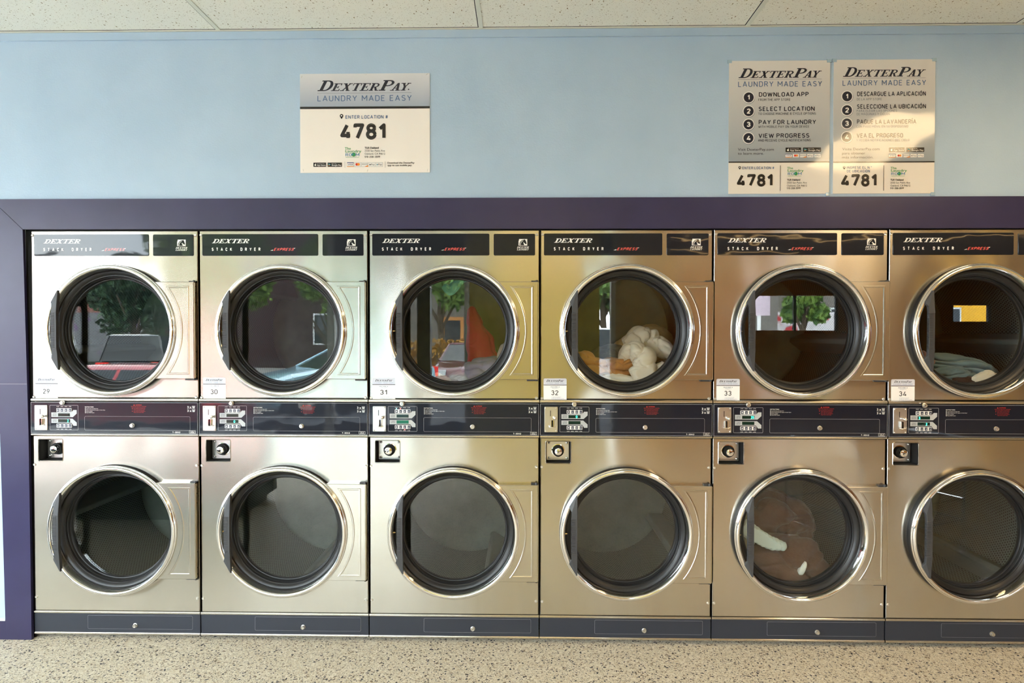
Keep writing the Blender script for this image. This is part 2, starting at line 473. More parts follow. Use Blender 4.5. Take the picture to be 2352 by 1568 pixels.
# upright drawn lettering: capitals and figures as stroked centre lines in a unit-high box
def _arc(cx, cy, rx, ry, a0, a1, n=7):
    return [(cx + rx * math.cos(math.radians(a0 + (a1 - a0) * k / n)), cy + ry * math.sin(math.radians(a0 + (a1 - a0) * k / n))) for k in range(n + 1)]
STROKE = {
    'A': (.60, [[(0, 0), (.30, 1), (.60, 0)], [(.10, .30), (.50, .30)]]),
    'B': (.50, [[(0, .53), (0, 1), (.26, 1)] + _arc(.26, .765, .22, .235, 90, -90) + [(0, .53), (0, 0), (.28, 0)] + _arc(.26, .265, .24, .265, -90, 90)]),
    'C': (.50, [_arc(.25, .74, .25, .26, 10, 180) + _arc(.25, .26, .25, .26, 180, 350)]),
    'D': (.52, [[(0, 0), (0, 1), (.24, 1)] + _arc(.24, .72, .28, .28, 90, 0) + _arc(.24, .28, .28, .28, 0, -90) + [(0, 0)]]),
    'E': (.44, [[(.44, 1), (0, 1), (0, 0), (.44, 0)], [(0, .52), (.38, .52)]]),
    'F': (.42, [[(.42, 1), (0, 1), (0, 0)], [(0, .50), (.36, .50)]]),
    'G': (.52, [_arc(.26, .74, .26, .26, 15, 180) + _arc(.26, .26, .26, .26, 180, 360) + [(.52, .48), (.28, .48)]]),
    'H': (.52, [[(0, 0), (0, 1)], [(.52, 0), (.52, 1)], [(0, .52), (.52, .52)]]),
    'I': (.0, [[(0, 0), (0, 1)]]),
    'J': (.38, [[(.38, 1), (.38, .2)] + _arc(.19, .2, .19, .2, 0, -170)]),
    'K': (.52, [[(0, 0), (0, 1)], [(.50, 1), (0, .42)], [(.17, .60), (.52, 0)]]),
    'L': (.42, [[(0, 1), (0, 0), (.42, 0)]]),
    'M': (.68, [[(0, 0), (0, 1), (.34, .34), (.68, 1), (.68, 0)]]),
    'N': (.54, [[(0, 0), (0, 1), (.54, 0), (.54, 1)]]),
    'O': (.52, [_arc(.26, .74, .26, .26, 0, 180) + _arc(.26, .26, .26, .26, 180, 360) + [(.52, .74)]]),
    'P': (.48, [[(0, 0), (0, 1), (.23, 1)] + _arc(.23, .74, .25, .26, 90, -90) + [(0, .48)]]),
    'Q': (.52, [_arc(.26, .74, .26, .26, 0, 180) + _arc(.26, .26, .26, .26, 180, 360) + [(.52, .74)], [(.32, .22), (.54, -.04)]]),
    'R': (.50, [[(0, 0), (0, 1), (.24, 1)] + _arc(.24, .75, .24, .25, 90, -90) + [(0, .50)], [(.26, .50), (.50, 0)]]),
    'S': (.48, [_arc(.24, .755, .22, .245, 25, 270) + _arc(.24, .255, .24, .255, 90, -155)]),
    'T': (.52, [[(0, 1), (.52, 1)], [(.26, 1), (.26, 0)]]),
    'U': (.52, [[(0, 1)] + _arc(.26, .26, .26, .26, 180, 360) + [(.52, 1)]]),
    'V': (.56, [[(0, 1), (.28, 0), (.56, 1)]]),
    'W': (.84, [[(0, 1), (.21, 0), (.42, .9), (.63, 0), (.84, 1)]]),
    'X': (.54, [[(0, 1), (.54, 0)], [(0, 0), (.54, 1)]]),
    'Y': (.54, [[(0, 1), (.27, .44), (.54, 1)], [(.27, .44), (.27, 0)]]),
    'Z': (.50, [[(0, 1), (.50, 1), (0, 0), (.50, 0)]]),
    '0': (.48, [_arc(.24, .74, .24, .26, 0, 180) + _arc(.24, .26, .24, .26, 180, 360) + [(.48, .74)]]),
    '1': (.26, [[(0, .72), (.26, 1), (.26, 0)]]),
    '2': (.48, [_arc(.24, .75, .24, .25, 170, -20) + [(0, 0), (.48, 0)]]),
    '3': (.46, [_arc(.22, .755, .21, .245, 160, -80) + _arc(.22, .265, .24, .265, 85, -160)]),
    '4': (.54, [[(.34, 1), (0, .20), (.54, .20)], [(.40, .48), (.40, 0)]]),
    '5': (.46, [[(.42, 1), (.05, 1), (.02, .56)] + _arc(.22, .32, .24, .32, 110, -160)]),
    '6': (.48, [_arc(.24, .29, .24, .29, 0, 360, 14), [(.02, .36), (.32, 1)]]),
    '7': (.48, [[(0, .82), (0, 1), (.48, 1), (.14, 0)]]),
    '8': (.48, [_arc(.24, .27, .24, .27, 0, 360, 16), _arc(.24, .77, .21, .23, 0, 360, 16)]),
    '9': (.48, [_arc(.24, .71, .24, .29, 0, 360, 14), [(.46, .64), (.16, 0)]]),
    '#': (.54, [[(.12, 0), (.22, 1)], [(.34, 0), (.44, 1)], [(.0, .33), (.52, .33)], [(.02, .67), (.54, .67)]]),
    '-': (.30, [[(0, .45), (.30, .45)]]),
    '.': (.0, [[(0, 0), (0, .02)]]),
    '&': (.56, [[(.56, 0), (.12, .70)] + _arc(.25, .80, .15, .20, 200, -30) + _arc(.22, .26, .22, .26, 110, 330)]),
    '\u00ba': (.16, [_arc(.08, .85, .08, .12, 0, 360, 10)]),
}
for _k, _b in (('\u00c1', 'A'), ('\u00cd', 'I'), ('\u00d3', 'O')):
    _w, _p = STROKE[_b]
    STROKE[_k] = (_w, _p + [[(_w / 2 - .02, 1.17), (_w / 2 + .10, 1.34)]])

def _flip(p):
    a = sum(p[i][0] * p[(i + 1) % len(p)][1] - p[(i + 1) % len(p)][0] * p[i][1] for i in range(len(p)))
    return p if a > 0 else p[::-1]

def stroked(mb, s, x0, x1, zb, cap, y, m, th, space, shear=0.0):
    items = []; cur = 0.0
    for ch in s:
        if ch == ' ':
            cur += 0.34 * space; continue
        wd, lines = STROKE[ch]
        for ln in lines:
            P = [(cur + th / 2 + px, th / 2 + pz * (1 - th)) for px, pz in ln]
            for i in range(len(P) - 1):
                (ax, az), (bx, bz) = P[i], P[i + 1]
                L = math.hypot(bx - ax, bz - az)
                if L < 1e-6: continue
                ux, uz = (bx - ax) / L, (bz - az) / L; nx, nz = -uz * th / 2, ux * th / 2
                items.append([(ax - nx, az - nz), (bx - nx, bz - nz), (bx + nx, bz + nz), (ax + nx, az + nz)])
                if i:
                    items.append([(ax + th / 2 * math.cos(t * PI / 4), az + th / 2 * math.sin(t * PI / 4)) for t in range(8)])
        cur += wd + th + 0.15 * space
    a = min(p[0] for it in items for p in it); b = max(p[0] for it in items for p in it)
    k = (x1 - x0) / (b - a)
    if not cap: cap = k
    for n_, it in enumerate(items):
        mb.poly(_flip([(x0 + (px - a) * k + shear * pz * cap, zb + pz * cap) for px, pz in it]), y - n_ * 2e-6, m)

def text(mb, s, x0, x1, zb, cap=None, y=0.0, m=0, bold=0.0, space=1.0, shear=0.0):
    """one line of print: from x0 to x1, baseline zb, capital height cap"""
    if all(c == ' ' or c in STROKE for c in s):
        stroked(mb, s, x0, x1, zb, cap, y, m, 0.125 + 2.0 * bold, space ** 2.5, shear)
        return
    vs, fs = glyphs(s, bold, space)
    if not vs:
        return
    a = min(v[0] for v in vs); b = max(v[0] for v in vs)
    sx = (x1 - x0) / max(b - a, 1e-6)
    sz = cap / capheight(bold) if cap else sx
    mb.add([(x0 + (vx - a) * sx + shear * vz * sz, y, zb + vz * sz) for vx, vz in vs], fs, m)

# slab-serif capitals drawn as overlapping strokes in a unit-high box: (width, polygons)
def _bar(x0, x1, z0, z1):
    return [(x0, z0), (x1, z0), (x1, z1), (x0, z1)]
def _bowl(cx, cz, rx, rz, tx, tz, a0, a1, n=12):
    out = []
    for k in range(n):
        t0 = a0 + (a1 - a0) * k / n; t1 = a0 + (a1 - a0) * (k + 1) / n
        o = lambda t: (cx + rx * math.cos(t), cz + rz * math.sin(t))
        i = lambda t: (cx + (rx - tx) * math.cos(t), cz + (rz - tz) * math.sin(t))
        out.append([i(t0), o(t0), o(t1), i(t1)])
    return out
_T = 0.23; _S = 0.095
def _ser(x0, x1, top=True, bot=True):
    r = []
    if bot: r.append(_bar(x0 - 0.07, x1 + 0.07, 0, _S))
    if top: r.append(_bar(x0 - 0.07, x1 + 0.07, 1 - _S, 1))
    return r
SLAB = {
    'D': (0.92, [_bar(0.12, 0.12 + _T, 0, 1), _bar(0.0, 0.5, 0, _S), _bar(0.0, 0.5, 1 - _S, 1)] + _bowl(0.47, 0.5, 0.43, 0.5, 0.21, _S + 0.01, -PI / 2, PI / 2)),
    'E': (0.84, [_bar(0.12, 0.12 + _T, 0, 1), _bar(0, 0.78, 0, _S), _bar(0, 0.78, 1 - _S, 1), _bar(0.3, 0.58, 0.46, 0.55), _bar(0.69, 0.78, 0, 0.27), _bar(0.69, 0.78, 0.73, 1), _bar(0.5, 0.58, 0.36, 0.65)]),
    'X': (0.98, [[(0.12, 1), (0.36, 1), (0.86, 0), (0.62, 0)], [(0.66, 1), (0.80, 1), (0.28, 0), (0.14, 0)], _bar(0, 0.38, 0, _S), _bar(0.54, 0.94, 0, _S), _bar(0.03, 0.42, 1 - _S, 1), _bar(0.58, 0.92, 1 - _S, 1)]),
    'T': (0.86, [_bar(0.32, 0.32 + _T, 0, 1), _bar(0.2, 0.64, 0, _S), _bar(0, 0.84, 1 - _S, 1), _bar(0, 0.08, 0.7, 1), _bar(0.76, 0.84, 0.7, 1)]),
    'R': (0.96, [_bar(0.12, 0.12 + _T, 0, 1), _bar(0, 0.42, 0, _S), _bar(0, 0.5, 1 - _S, 1), _bar(0.3, 0.5, 0.44, 0.53), [(0.40, 0.48), (0.60, 0.48), (0.84, 0), (0.62, 0)], _bar(0.6, 0.94, 0, _S)] + _bowl(0.48, 0.72, 0.34, 0.28, 0.18, _S, -PI / 2, PI / 2, 8)),
    'P': (0.86, [_bar(0.12, 0.12 + _T, 0, 1), _bar(0, 0.46, 0, _S), _bar(0, 0.5, 1 - _S, 1), _bar(0.3, 0.48, 0.42, 0.51)] + _bowl(0.46, 0.71, 0.38, 0.29, 0.19, _S, -PI / 2, PI / 2, 8)),
    'A': (0.98, [[(0.14, 0), (0.26, 0), (0.54, 1), (0.42, 1)], [(0.58, 0), (0.82, 0), (0.60, 1), (0.40, 1)], _bar(0.28, 0.68, 0.28, 0.36), _bar(0, 0.38, 0, _S), _bar(0.5, 0.96, 0, _S)]),
    'Y': (0.94, [_bar(0.38, 0.38 + _T, 0, 0.5), [(0.38, 0.5), (0.58, 0.5), (0.34, 1), (0.12, 1)], [(0.44, 0.42), (0.58, 0.5), (0.82, 1), (0.68, 1)], _bar(0.24, 0.72, 0, _S), _bar(0.0, 0.44, 1 - _S, 1), _bar(0.58, 0.94, 1 - _S, 1)]),
    'L': (0.80, [_bar(0.12, 0.12 + _T, 0, 1), _bar(0, 0.74, 0, _S), _bar(0, 0.44, 1 - _S, 1), _bar(0.66, 0.74, 0, 0.3)]),
    'U': (0.94, [_bar(0.10, 0.28, 0.3, 1), _bar(0.68, 0.80, 0.3, 1), _bar(0, 0.4, 1 - _S, 1), _bar(0.56, 0.92, 1 - _S, 1)] + _bowl(0.45, 0.32, 0.35, 0.32, 0.17, 0.12, PI, 2 * PI, 8)),
    'N': (1.0, [_bar(0.12, 0.22, 0, 1), _bar(0.74, 0.84, 0, 1), [(0.12, 1), (0.34, 1), (0.84, 0), (0.66, 0)], _bar(0, 0.34, 0, _S), _bar(0.62, 0.94, 1 - _S, 1), _bar(0, 0.3, 1 - _S, 1)]),
}
def slab(mb, s, x0, x1, zb, cap, y, m=0, shear=0.28, small=1.0, bigs=(0,)):
    """slanted slab-serif capitals; letters whose index is not in bigs are drawn at the small ratio"""
    items = []; cur = 0.0
    for k, ch in enumerate(s):
        if ch == ' ':
            cur += 0.3; continue
        sc_ = 1.0 if (k in bigs or small == 1.0) else small
        wd, polys = SLAB[ch]
        if k and s[k - 1:k + 1] in ('AY', 'PA'):
            cur -= (0.26 if s[k - 1] == 'A' else 0.14) * sc_
        for p in polys:
            items.append([(cur + px * sc_ * 1.12 + shear * pz * sc_, pz * sc_) for px, pz in p])
        cur += wd * sc_ * 1.12 + 0.02
    a = min(p[0] for it in items for p in it); b = max(p[0] for it in items for p in it)
    k = (x1 - x0) / (b - a)
    for n_, it in enumerate(items):
        mb.poly(_flip([(x0 + (px - a) * k, zb + pz * cap) for px, pz in it]), y - n_ * 2e-6, m)

# ------------------------------------------------------------------ the room
RX0, RX1, RY0, ZC, YS = -7.4, 11.5, -8.0, 2.8605, -4.6
def room():
    mb = MB(); mb.box(RX0 - 0.2, 4.0, YS - 0.15, 1.2, -0.12, 0.0); mb.box(4.0, RX1 + 0.2, RY0 - 0.15, 1.2, -0.12, 0.0)
    struct('floor', mb, 'floor', 'beige terrazzo floor with dark chips')
    mb = MB(); mb.box(RX0 - 0.2, 4.0, YS - 0.15, 1.2, ZC, ZC + 0.1); mb.box(4.0, RX1 + 0.2, RY0 - 0.15, 1.2, ZC, ZC + 0.1)
    struct('ceiling', mb, 'ceiling', 'speckled white acoustic ceiling')
    # suspended-ceiling bars: 1.22 m apart along the wall, 0.61 m apart into the room
    mb = MB()
    for k in range(-6, 9):
        x = 0.899 + 1.2195 * k; RY = RY0 if x > 4.0 else YS
        mb.box(x - 0.002, x + 0.018, RY, -0.012, ZC - 0.0035, ZC + 0.01, 0)
        mb.box(x - 0.006, x - 0.002, RY, -0.012, ZC - 0.001, ZC + 0.01, 1)
    for k in range(0, 14):
        y = -0.622 - 0.61 * k
        if y > RY0:
            mb.box(RX0 if y > YS else 4.1, RX1, y - 0.01, y + 0.01, ZC - 0.003, ZC + 0.01, 0)
    mb.box(RX0, RX1, -0.014, 0.0, ZC - 0.005, ZC + 0.01, 0)
    mb.box(RX0, RX1, -0.0165, -0.014, ZC - 0.001, ZC + 0.01, 1)
    struct('trim_1', mb, ['tbar', 'seam'], 'white ceiling grid bars')
    # upper wall over the machines and the closet shell behind them
    mb = MB()
    mb.box(RX0, RX1, 0.0, 0.10, 2.0, ZC, 0)
    mb.box(RX0, -0.03, 0.004, 0.10, 0.0, 2.0, 0)
    mb.box(4.94, RX1, 0.004, 0.10, 0.0, 2.0, 0)
    mb.box(RX0 - 0.2, RX1 + 0.2, 1.1, 1.2, 0.0, ZC, 0)
    struct('wall_back', mb, 'wall', 'light blue painted wall above the dryers')
    mb = MB(); mb.box(RX0, RX1, -0.006, 0.0, 2.822, ZC - 0.006, 0); mb.box(RX0, RX1, -0.009, 0.0, 2.818, 2.822, 0)
    struct('trim_2', mb, 'wall', 'thin blue strip along the wall under the ceiling')
    # purple surround
    T = 0.014
    mb = MB()
    mb.prism([(-0.155, 2.063), (-0.0232, 1.9375), (4.94, 1.9345), (4.94, 2.079), (RX0, 2.079), (RX0, 2.063)], -T, 0.0, 0)
    struct('trim_3', mb, 'purple', 'purple band above the dryers')
    mb = MB()
    mb.prism([(-0.157, 2.062), (-0.1495, 1.461), (-0.1451, 1.1106), (-0.1272, 0.09), (-0.1262, 0.0), (-0.002, 0.0), (-0.0062, 0.95), (-0.0095, 1.14), (-0.0242, 1.936)], -T, 0.0, 0)
    mb.box(-0.15, -0.012, -T - 0.0005, -T + 0.001, 1.2115, 1.2125, 1)
    struct('trim_4', mb, ['purple', 'paleline'], 'purple upright beside the first dryer')
    mb = MB()
    mb.prism([(RX0, 0.0), (-0.1262, 0.0), (-0.1275, 0.0896), (RX0, 0.0896)], -T, 0.004, 0)
    mb.prism([(RX0, 0.9763), (-0.1425, 0.9763), (-0.1451, 1.1106), (RX0, 1.1106)], -T, 0.004, 0)
    mb.box(RX0, -0.1275, -T - 0.002, 0.004, 0.0896, 0.0955, 1)
    struct('trim_5', mb, ['purple', 'paint_white'], 'purple rails on the wall left of the dryers')
    mb = MB(); mb.box(4.815, 4.94, -T, 0.0, 0, 1.934, 0)
    struct('trim_6', mb, 'purple', 'purple upright at the far end of the dryers')
    # dark closet face around the machines
    mb = MB(); mb.box(-0.03, 4.94, 0.012, 0.02, 1.934, 2.0, 0); mb.box(-0.03, -0.002, 0.012, 0.02, 0.0, 1.94, 0)
    struct('trim_7', mb, 'dark', 'dark gap around the machine row')
    # side walls
    mb = MB(); mb.box(RX1, RX1 + 0.2, RY0 - 0.15, 1.2, 0, ZC, 0)
    struct('wall_right', mb, 'paint_gold')
    mb = MB()
    mb.box(RX0 - 0.2, RX0, YS - 0.15, YS + 0.2, 0, ZC); mb.box(RX0 - 0.2, RX0, -1.6, 1.2, 0, ZC)
    mb.box(RX0 - 0.2, RX0, YS + 0.2, -1.6, 0, 0.5); mb.box(RX0 - 0.2, RX0, YS + 0.2, -1.6, 2.75, ZC)
    struct('wall_left', mb, 'wall')
    # street side: a storefront close behind on the left, then the room runs deeper on the right
    mb = MB()
    Y0, Y1 = YS - 0.15, YS
    mb.box(1.66, 3.26, Y0, Y1, 0, ZC, 0)
    struct('wall_front', mb, 'paint_lime', 'lime yellow pier between the street windows')
    mb = MB(); F0, F1 = RY0 - 0.15, RY0
    mb.box(4.02, 6.4, F0, F1, 0, ZC); mb.box(7.92, 9.9, F0, F1, 0, ZC); mb.box(10.6, RX1, F0, F1, 0, ZC)
    for a, b in ((6.4, 7.92), (9.9, 10.6)):
        lo, hi = (1.5, 2.12) if a < 8 else (1.66, 1.95)
        mb.box(a, b, F0, F1, 0, lo); mb.box(a, b, F0, F1, hi, ZC)
    mb.box(4.0, 4.1, RY0, Y0, 0, ZC); mb.box(3.455, 4.1, Y0, YS, 0, ZC, 1)
    struct('wall_front_right', mb, ['paint_gold', 'paint_tan'], 'warm tan street wall')
    mb = MB()
    mb.box(RX0, 1.66, Y0, Y1, 0, 0.3); mb.box(RX0, -0.1, Y0, Y1, 2.82, ZC); mb.box(-0.1, 1.66, Y0, Y1, 2.38, ZC); mb.box(3.26, 3.40, Y0, Y1, 2.45, ZC)
    struct('wall_front_left', mb, 'paint_dark', 'storefront sill and header')
    n = 1
    for a, b in ((RX0, -0.10), (-0.01, 1.02), (1.18, 1.60), (3.26, 3.40)):
        z0, z1 = (0.3, 2.82) if b < 0 else ((0.3, 2.38) if b < 2 else (0.0, 2.45))
        mb = MB(); mb.box(a, b, YS - 0.06, YS - 0.054, z0, z1, 0)
        o = struct('window_%d' % n, mb, 'pane', 'street window pane'); n += 1
        fr = MB()
        fr.box(a, b, YS - 0.09, YS - 0.03, z0, z0 + 0.04, 0); fr.box(a, b, YS - 0.09, YS - 0.03, z1 - 0.04, z1, 0)
        build('window_frame', fr, 'paint_dark', o)
    for a, b in ((6.4, 7.92), (9.9, 10.6)):
        lo, hi = (1.5, 2.12) if a < 8 else (1.66, 1.95)
        mb = MB(); mb.box(a, b, RY0 - 0.06, RY0 - 0.054, lo, hi, 0)
        o = struct('window_%d' % n, mb, 'pane', 'small high street window'); n += 1
        fr = MB()
        for x in (a, (a + b) / 2 - 0.02 if b - a > 1 else a, b - 0.04):
            fr.box(x, x + 0.04, RY0 - 0.09, RY0 - 0.03, lo, hi)
        build('window_frame', fr, 'paint_dark', o)
    mb = MB(); mb.box(RX0 - 0.1, RX0 - 0.094, YS + 0.2, -1.6, 0.5, 2.75)  # unseen side window, added to let in more daylight
    struct('window_%d' % n, mb, 'pane', 'side window pane')
    mb = MB(); mb.box(-0.10, -0.01, YS - 0.10, YS + 0.02, 0, 2.82); mb.box(1.60, 1.66, YS - 0.10, YS + 0.02, 0, 2.82); mb.box(3.40, 3.455, YS - 0.10, YS + 0.02, 0, ZC)
    struct('trim_8', mb, 'paint_white', 'pale storefront posts')
    mb = MB(); mb.box(1.02, 1.18, YS - 0.10, YS + 0.05, 0, 2.82)
    struct('trim_9', mb, 'paint_dark', 'dark storefront post')
room()

def ceiling_light(x, y, lx, ly, label):
    r = empty('ceiling_light', (x, y, ZC))
    tag(r, label, 'light', 'ceiling lights')
    mb = MB()
    mb.box(-lx / 2, lx / 2, -ly / 2, -ly / 2 + 0.03, -0.05, 0.0); mb.box(-lx / 2, lx / 2, ly / 2 - 0.03, ly / 2, -0.05, 0.0)
    mb.box(-lx / 2, -lx / 2 + 0.03, -ly / 2 + 0.03, ly / 2 - 0.03, -0.05, 0.0); mb.box(lx / 2 - 0.03, lx / 2, -ly / 2 + 0.03, ly / 2 - 0.03, -0.05, 0.0)
    build('light_frame', mb, 'paint_white', r)
    mb = MB(); mb.box(-lx / 2 + 0.03, lx / 2 - 0.03, -ly / 2 + 0.03, ly / 2 - 0.03, -0.045, -0.02)
    build('diffuser', mb, 'strip' if ly < 0.2 else 'lamp', r)
LIGHTS = [(4.85, -1.55, 0.6, 1.2, 'square-set ceiling light nearest the two instruction posters'),
          (2.5, -3.75, 1.2, 0.3, 'added ceiling light brightening the lime yellow pier'),  # added lamp: brightens the pier and warms its reflection in the steel
          (5.9, -6.0, 3.2, 0.16, 'long strip light over the deep part of the room'),
          (9.4, -6.0, 2.4, 0.16, 'strip light nearest the right wall'),
          (5.6, -7.3, 2.6, 0.16, 'strip light against the tan street wall')]
for a in LIGHTS:
    ceiling_light(*a)

# ------------------------------------------------------------------ stack dryers
CX, CU, CLZ = 0.4005, 1.4652, 0.526
HR = 0.296
def uv_panel(co):
    return (co.z, co.x)

def round_cut(mb, x0, x1, z0, z1, cx, cz, r, y, m=0, n=96):
    """flat rectangle with a round hole"""
    angs = sorted(set([2 * PI * k / n for k in range(n)] + [math.atan2(z - cz, x - cx) % (2 * PI) for x in (x0, x1) for z in (z0, z1)]))
    inn, out = [], []
    for a in angs:
        c, s = math.cos(a), math.sin(a)
        tx = ((x1 if c > 0 else x0) - cx) / c if abs(c) > 1e-9 else 1e9
        tz = ((z1 if s > 0 else z0) - cz) / s if abs(s) > 1e-9 else 1e9
        t = min(tx, tz)
        inn.append((cx + r * c, y, cz + r * s)); out.append((cx + t * c, y, cz + t * s))
    back = [(p[0], y + 0.02, p[2]) for p in inn]
    mb.loops([out, inn, back], m)

def edge_strip(mb, x0, x1, z0, z1, y, c=0.0014, d=0.018, m=0):
    a = [(x0 + c, y, z0 + c), (x1 - c, y, z0 + c), (x1 - c, y, z1 - c), (x0 + c, y, z1 - c)]
    b = [(x0, y + c, z0), (x1, y + c, z0), (x1, y + c, z1), (x0, y + c, z1)]
    e = [(p[0], y + d, p[2]) for p in b]
    mb.loops([a, b, e], m)

def lip(mb, x0, x1, z0, z1, proud, m=0, n=6):
    """half-round metal strip"""
    zc, rz = (z0 + z1) / 2, (z1 - z0) / 2
    L = []
    for k in range(n + 1):
        t = PI / 2 - PI * k / n
        L.append((-proud * max(math.cos(t), 0) ** 0.7 if k not in (0, n) else 0.004, zc + rz * math.sin(t)))
    mb.loops([[(x0, y, z) for y, z in L], [(x1, y, z) for y, z in L]], m, closed=False)
    for x in (x0, x1):
        mb.add([(x, y, z) for y, z in L], [list(range(len(L)))], m)

def kx(c): return 0.0183 + (c - 62) / 11.2 * 0.00204
def kz(c): return 1.2435 - (c - 85) / 11.2 * 0.002035

PROTO = {}
def part(key, maker, parent):
    """first use builds the mesh, later uses share it"""
    if key in PROTO:
        src = PROTO[key]
        o = share(src.name.split('.')[0], src, parent)
        for ch in [c for c in src.children if c.get('fixed')]:
            q = share(ch.name.split('.')[0], ch, o); q['fixed'] = 1
            if ch.get('label'): q['label'] = ch['label']
            q.matrix_local = ch.matrix_local
        if src.get('label'): o['label'] = src['label']
        o.matrix_local = src.matrix_local
        return o
    o = maker(parent); PROTO[key] = o
    return o

def mk_cabinet(p):
    mb = MB()
    x0, x1, y0, y1, z0, z1 = 0.004, 0.796, 0.02, 0.95, 0.02, 1.930
    v = [(x0, y0, z0), (x1, y0, z0), (x1, y1, z0), (x0, y1, z0), (x0, y0, z1), (x1, y0, z1), (x1, y1, z1), (x0, y1, z1)]
    mb.add(v, [(0, 3, 2, 1), (4, 5, 6, 7), (1, 2, 6, 5), (2, 3, 7, 6), (3, 0, 4, 7)])
    mb.box(0.02, 0.78, 0.04, 0.9, 0.0, 0.02)
    mb.box(x0, x1, 0.021, 0.03, 0.945, 1.16)
    return build('cabinet', mb, 'cabinet', p)

def mk_upper_panel(p):
    mb = MB()
    X0, X1 = 0.0045, 0.7965
    round_cut(mb, X0 + 0.003, X1 - 0.003, 1.150, 1.80, CX, CU, HR, 0.0)
    mb.quad(X0 + 0.003, X1 - 0.003, 1.80, 1.929, 0.0)
    edge_strip(mb, X0, X1, 1.147, 1.932, 0.0)
    lip(mb, 0.002, 0.798, 1.128, 1.1455, 0.010)
    return build('upper_front_panel', mb, 'steel', p, uvfn=uv_panel)

def mk_lower_panel(p):
    mb = MB()
    X0, X1 = 0.0045, 0.7965
    a0, a1, b0, b1 = 0.0303, 0.1454, 0.8475, 0.9496
    round_cut(mb, X0 + 0.003, X1 - 0.003, 0.138, 0.8475, CX, CLZ, HR, 0.0)
    mb.quad(X0 + 0.003, a0, b0, b1, 0.0); mb.quad(a1, X1 - 0.003, b0, b1, 0.0); mb.quad(X0 + 0.003, X1 - 0.003, b1, 0.964, 0.0)
    # pressed rim of the lock recess
    r0 = rrect(a0, a1, b0, b1, 0.006); r1 = rrect(a0 - 0.0035, a1 + 0.0035, b0 - 0.0035, b1 + 0.0035, 0.008)
    mb.loops([[(x, 0.0, z) for x, z in r1], [(x, -0.0025, z) for x, z in rrect(a0 - 0.0012, a1 + 0.0012, b0 - 0.0012, b1 + 0.0012, 0.007)], [(x, 0.004, z) for x, z in r0]], 0)
    edge_strip(mb, X0, X1, 0.1362, 0.967, 0.0)
    lip(mb, 0.002, 0.798, 0.967, 0.9785, 0.010)
    lip(mb, 0.002, 0.798, 0.1228, 0.135, 0.006)
    return build('lower_front_panel', mb, 'steel', p, uvfn=uv_panel)

def mk_recess(p):
    mb = MB(); a0, a1, b0, b1 = 0.0303, 0.1454, 0.8475, 0.9496
    f = [(x, 0.003, z) for x, z in rrect(a0, a1, b0, b1, 0.006)]; k = [(x, 0.060, z) for x, z in rrect(a0, a1, b0, b1, 0.006)]
    mb.loops([f, k], 0, cap1=True)
    o = build('lock_recess', mb, 'dark', p, smooth=40)
    q = MB(); q.plate(a0 + 0.004, a1 - 0.004, b0 + 0.004, b1 - 0.004, 0.004, 0.050, 0.056, 0.001)
    w = build('lock_plate', q, 'satin', o, smooth=30); w['fixed'] = 1; w['label'] = 'satin steel lock plate'
    q = MB(); cx, cz = (a0 + a1) / 2 + 0.001, (b0 + b1) / 2
    q.lathe([(0.0, 0.012), (0.012, 0.012), (0.0165, 0.014), (0.018, 0.018), (0.018, 0.050)], cx, cz, 32, 0)
    q.lathe([(0.0185, 0.030), (0.026, 0.031), (0.027, 0.034), (0.027, 0.050)], cx, cz, 32, 1)
    q.lathe([(0.027, 0.047), (0.031, 0.0475), (0.031, 0.051)], cx, cz, 32, 0)
    q.box(cx - 0.004, cx + 0.006, 0.0105, 0.012, cz - 0.0012, cz + 0.0018, 1); q.box(cx - 0.004, cx - 0.001, 0.0105, 0.012, cz - 0.007, cz + 0.001, 1)
    w = build('lock_cylinder', q, ['chrome', 'dark'], o, smooth=35); w['fixed'] = 1
    for dx in (-1, 1):
        for dz in (-1, 1):
            q = MB(); q.lathe([(0.0, 0.044), (0.0035, 0.0445), (0.0055, 0.047), (0.006, 0.050)], cx + dx * 0.042, cz + dz * 0.036, 16)
            w = build('rivet', q, 'satin', o, smooth=60); w['fixed'] = 1
    return o

def mk_screw(p):
    q = MB()
    q.lathe([(0.0, -0.0042), (0.0022, -0.0042), (0.0024, -0.003), (0.0045, -0.0036), (0.0062, -0.002), (0.0066, 0.0)], 0, 0, 18, 0)
    q.disc(0, 0, 0.0021, -0.0031, 10, 1)
    return build('screw', q, ['satin', 'dark'], p, smooth=40)

def mk_lock(p):
    q = MB()
    q.lathe([(0.0, -0.010), (0.0030, -0.010), (0.0032, -0.008), (0.0046, -0.008), (0.0049, -0.011), (0.0078, -0.011), (0.0086, -0.009), (0.0086, 0.002)], 0, 0, 24, 0)
    q.lathe([(0.0086, -0.004), (0.0105, -0.003), (0.0105, 0.002)], 0, 0, 24, 0)
    q.disc(0, 0, 0.0014, -0.0104, 8, 1)
    return build('key_lock', q, ['satin', 'dark'], p, smooth=40)

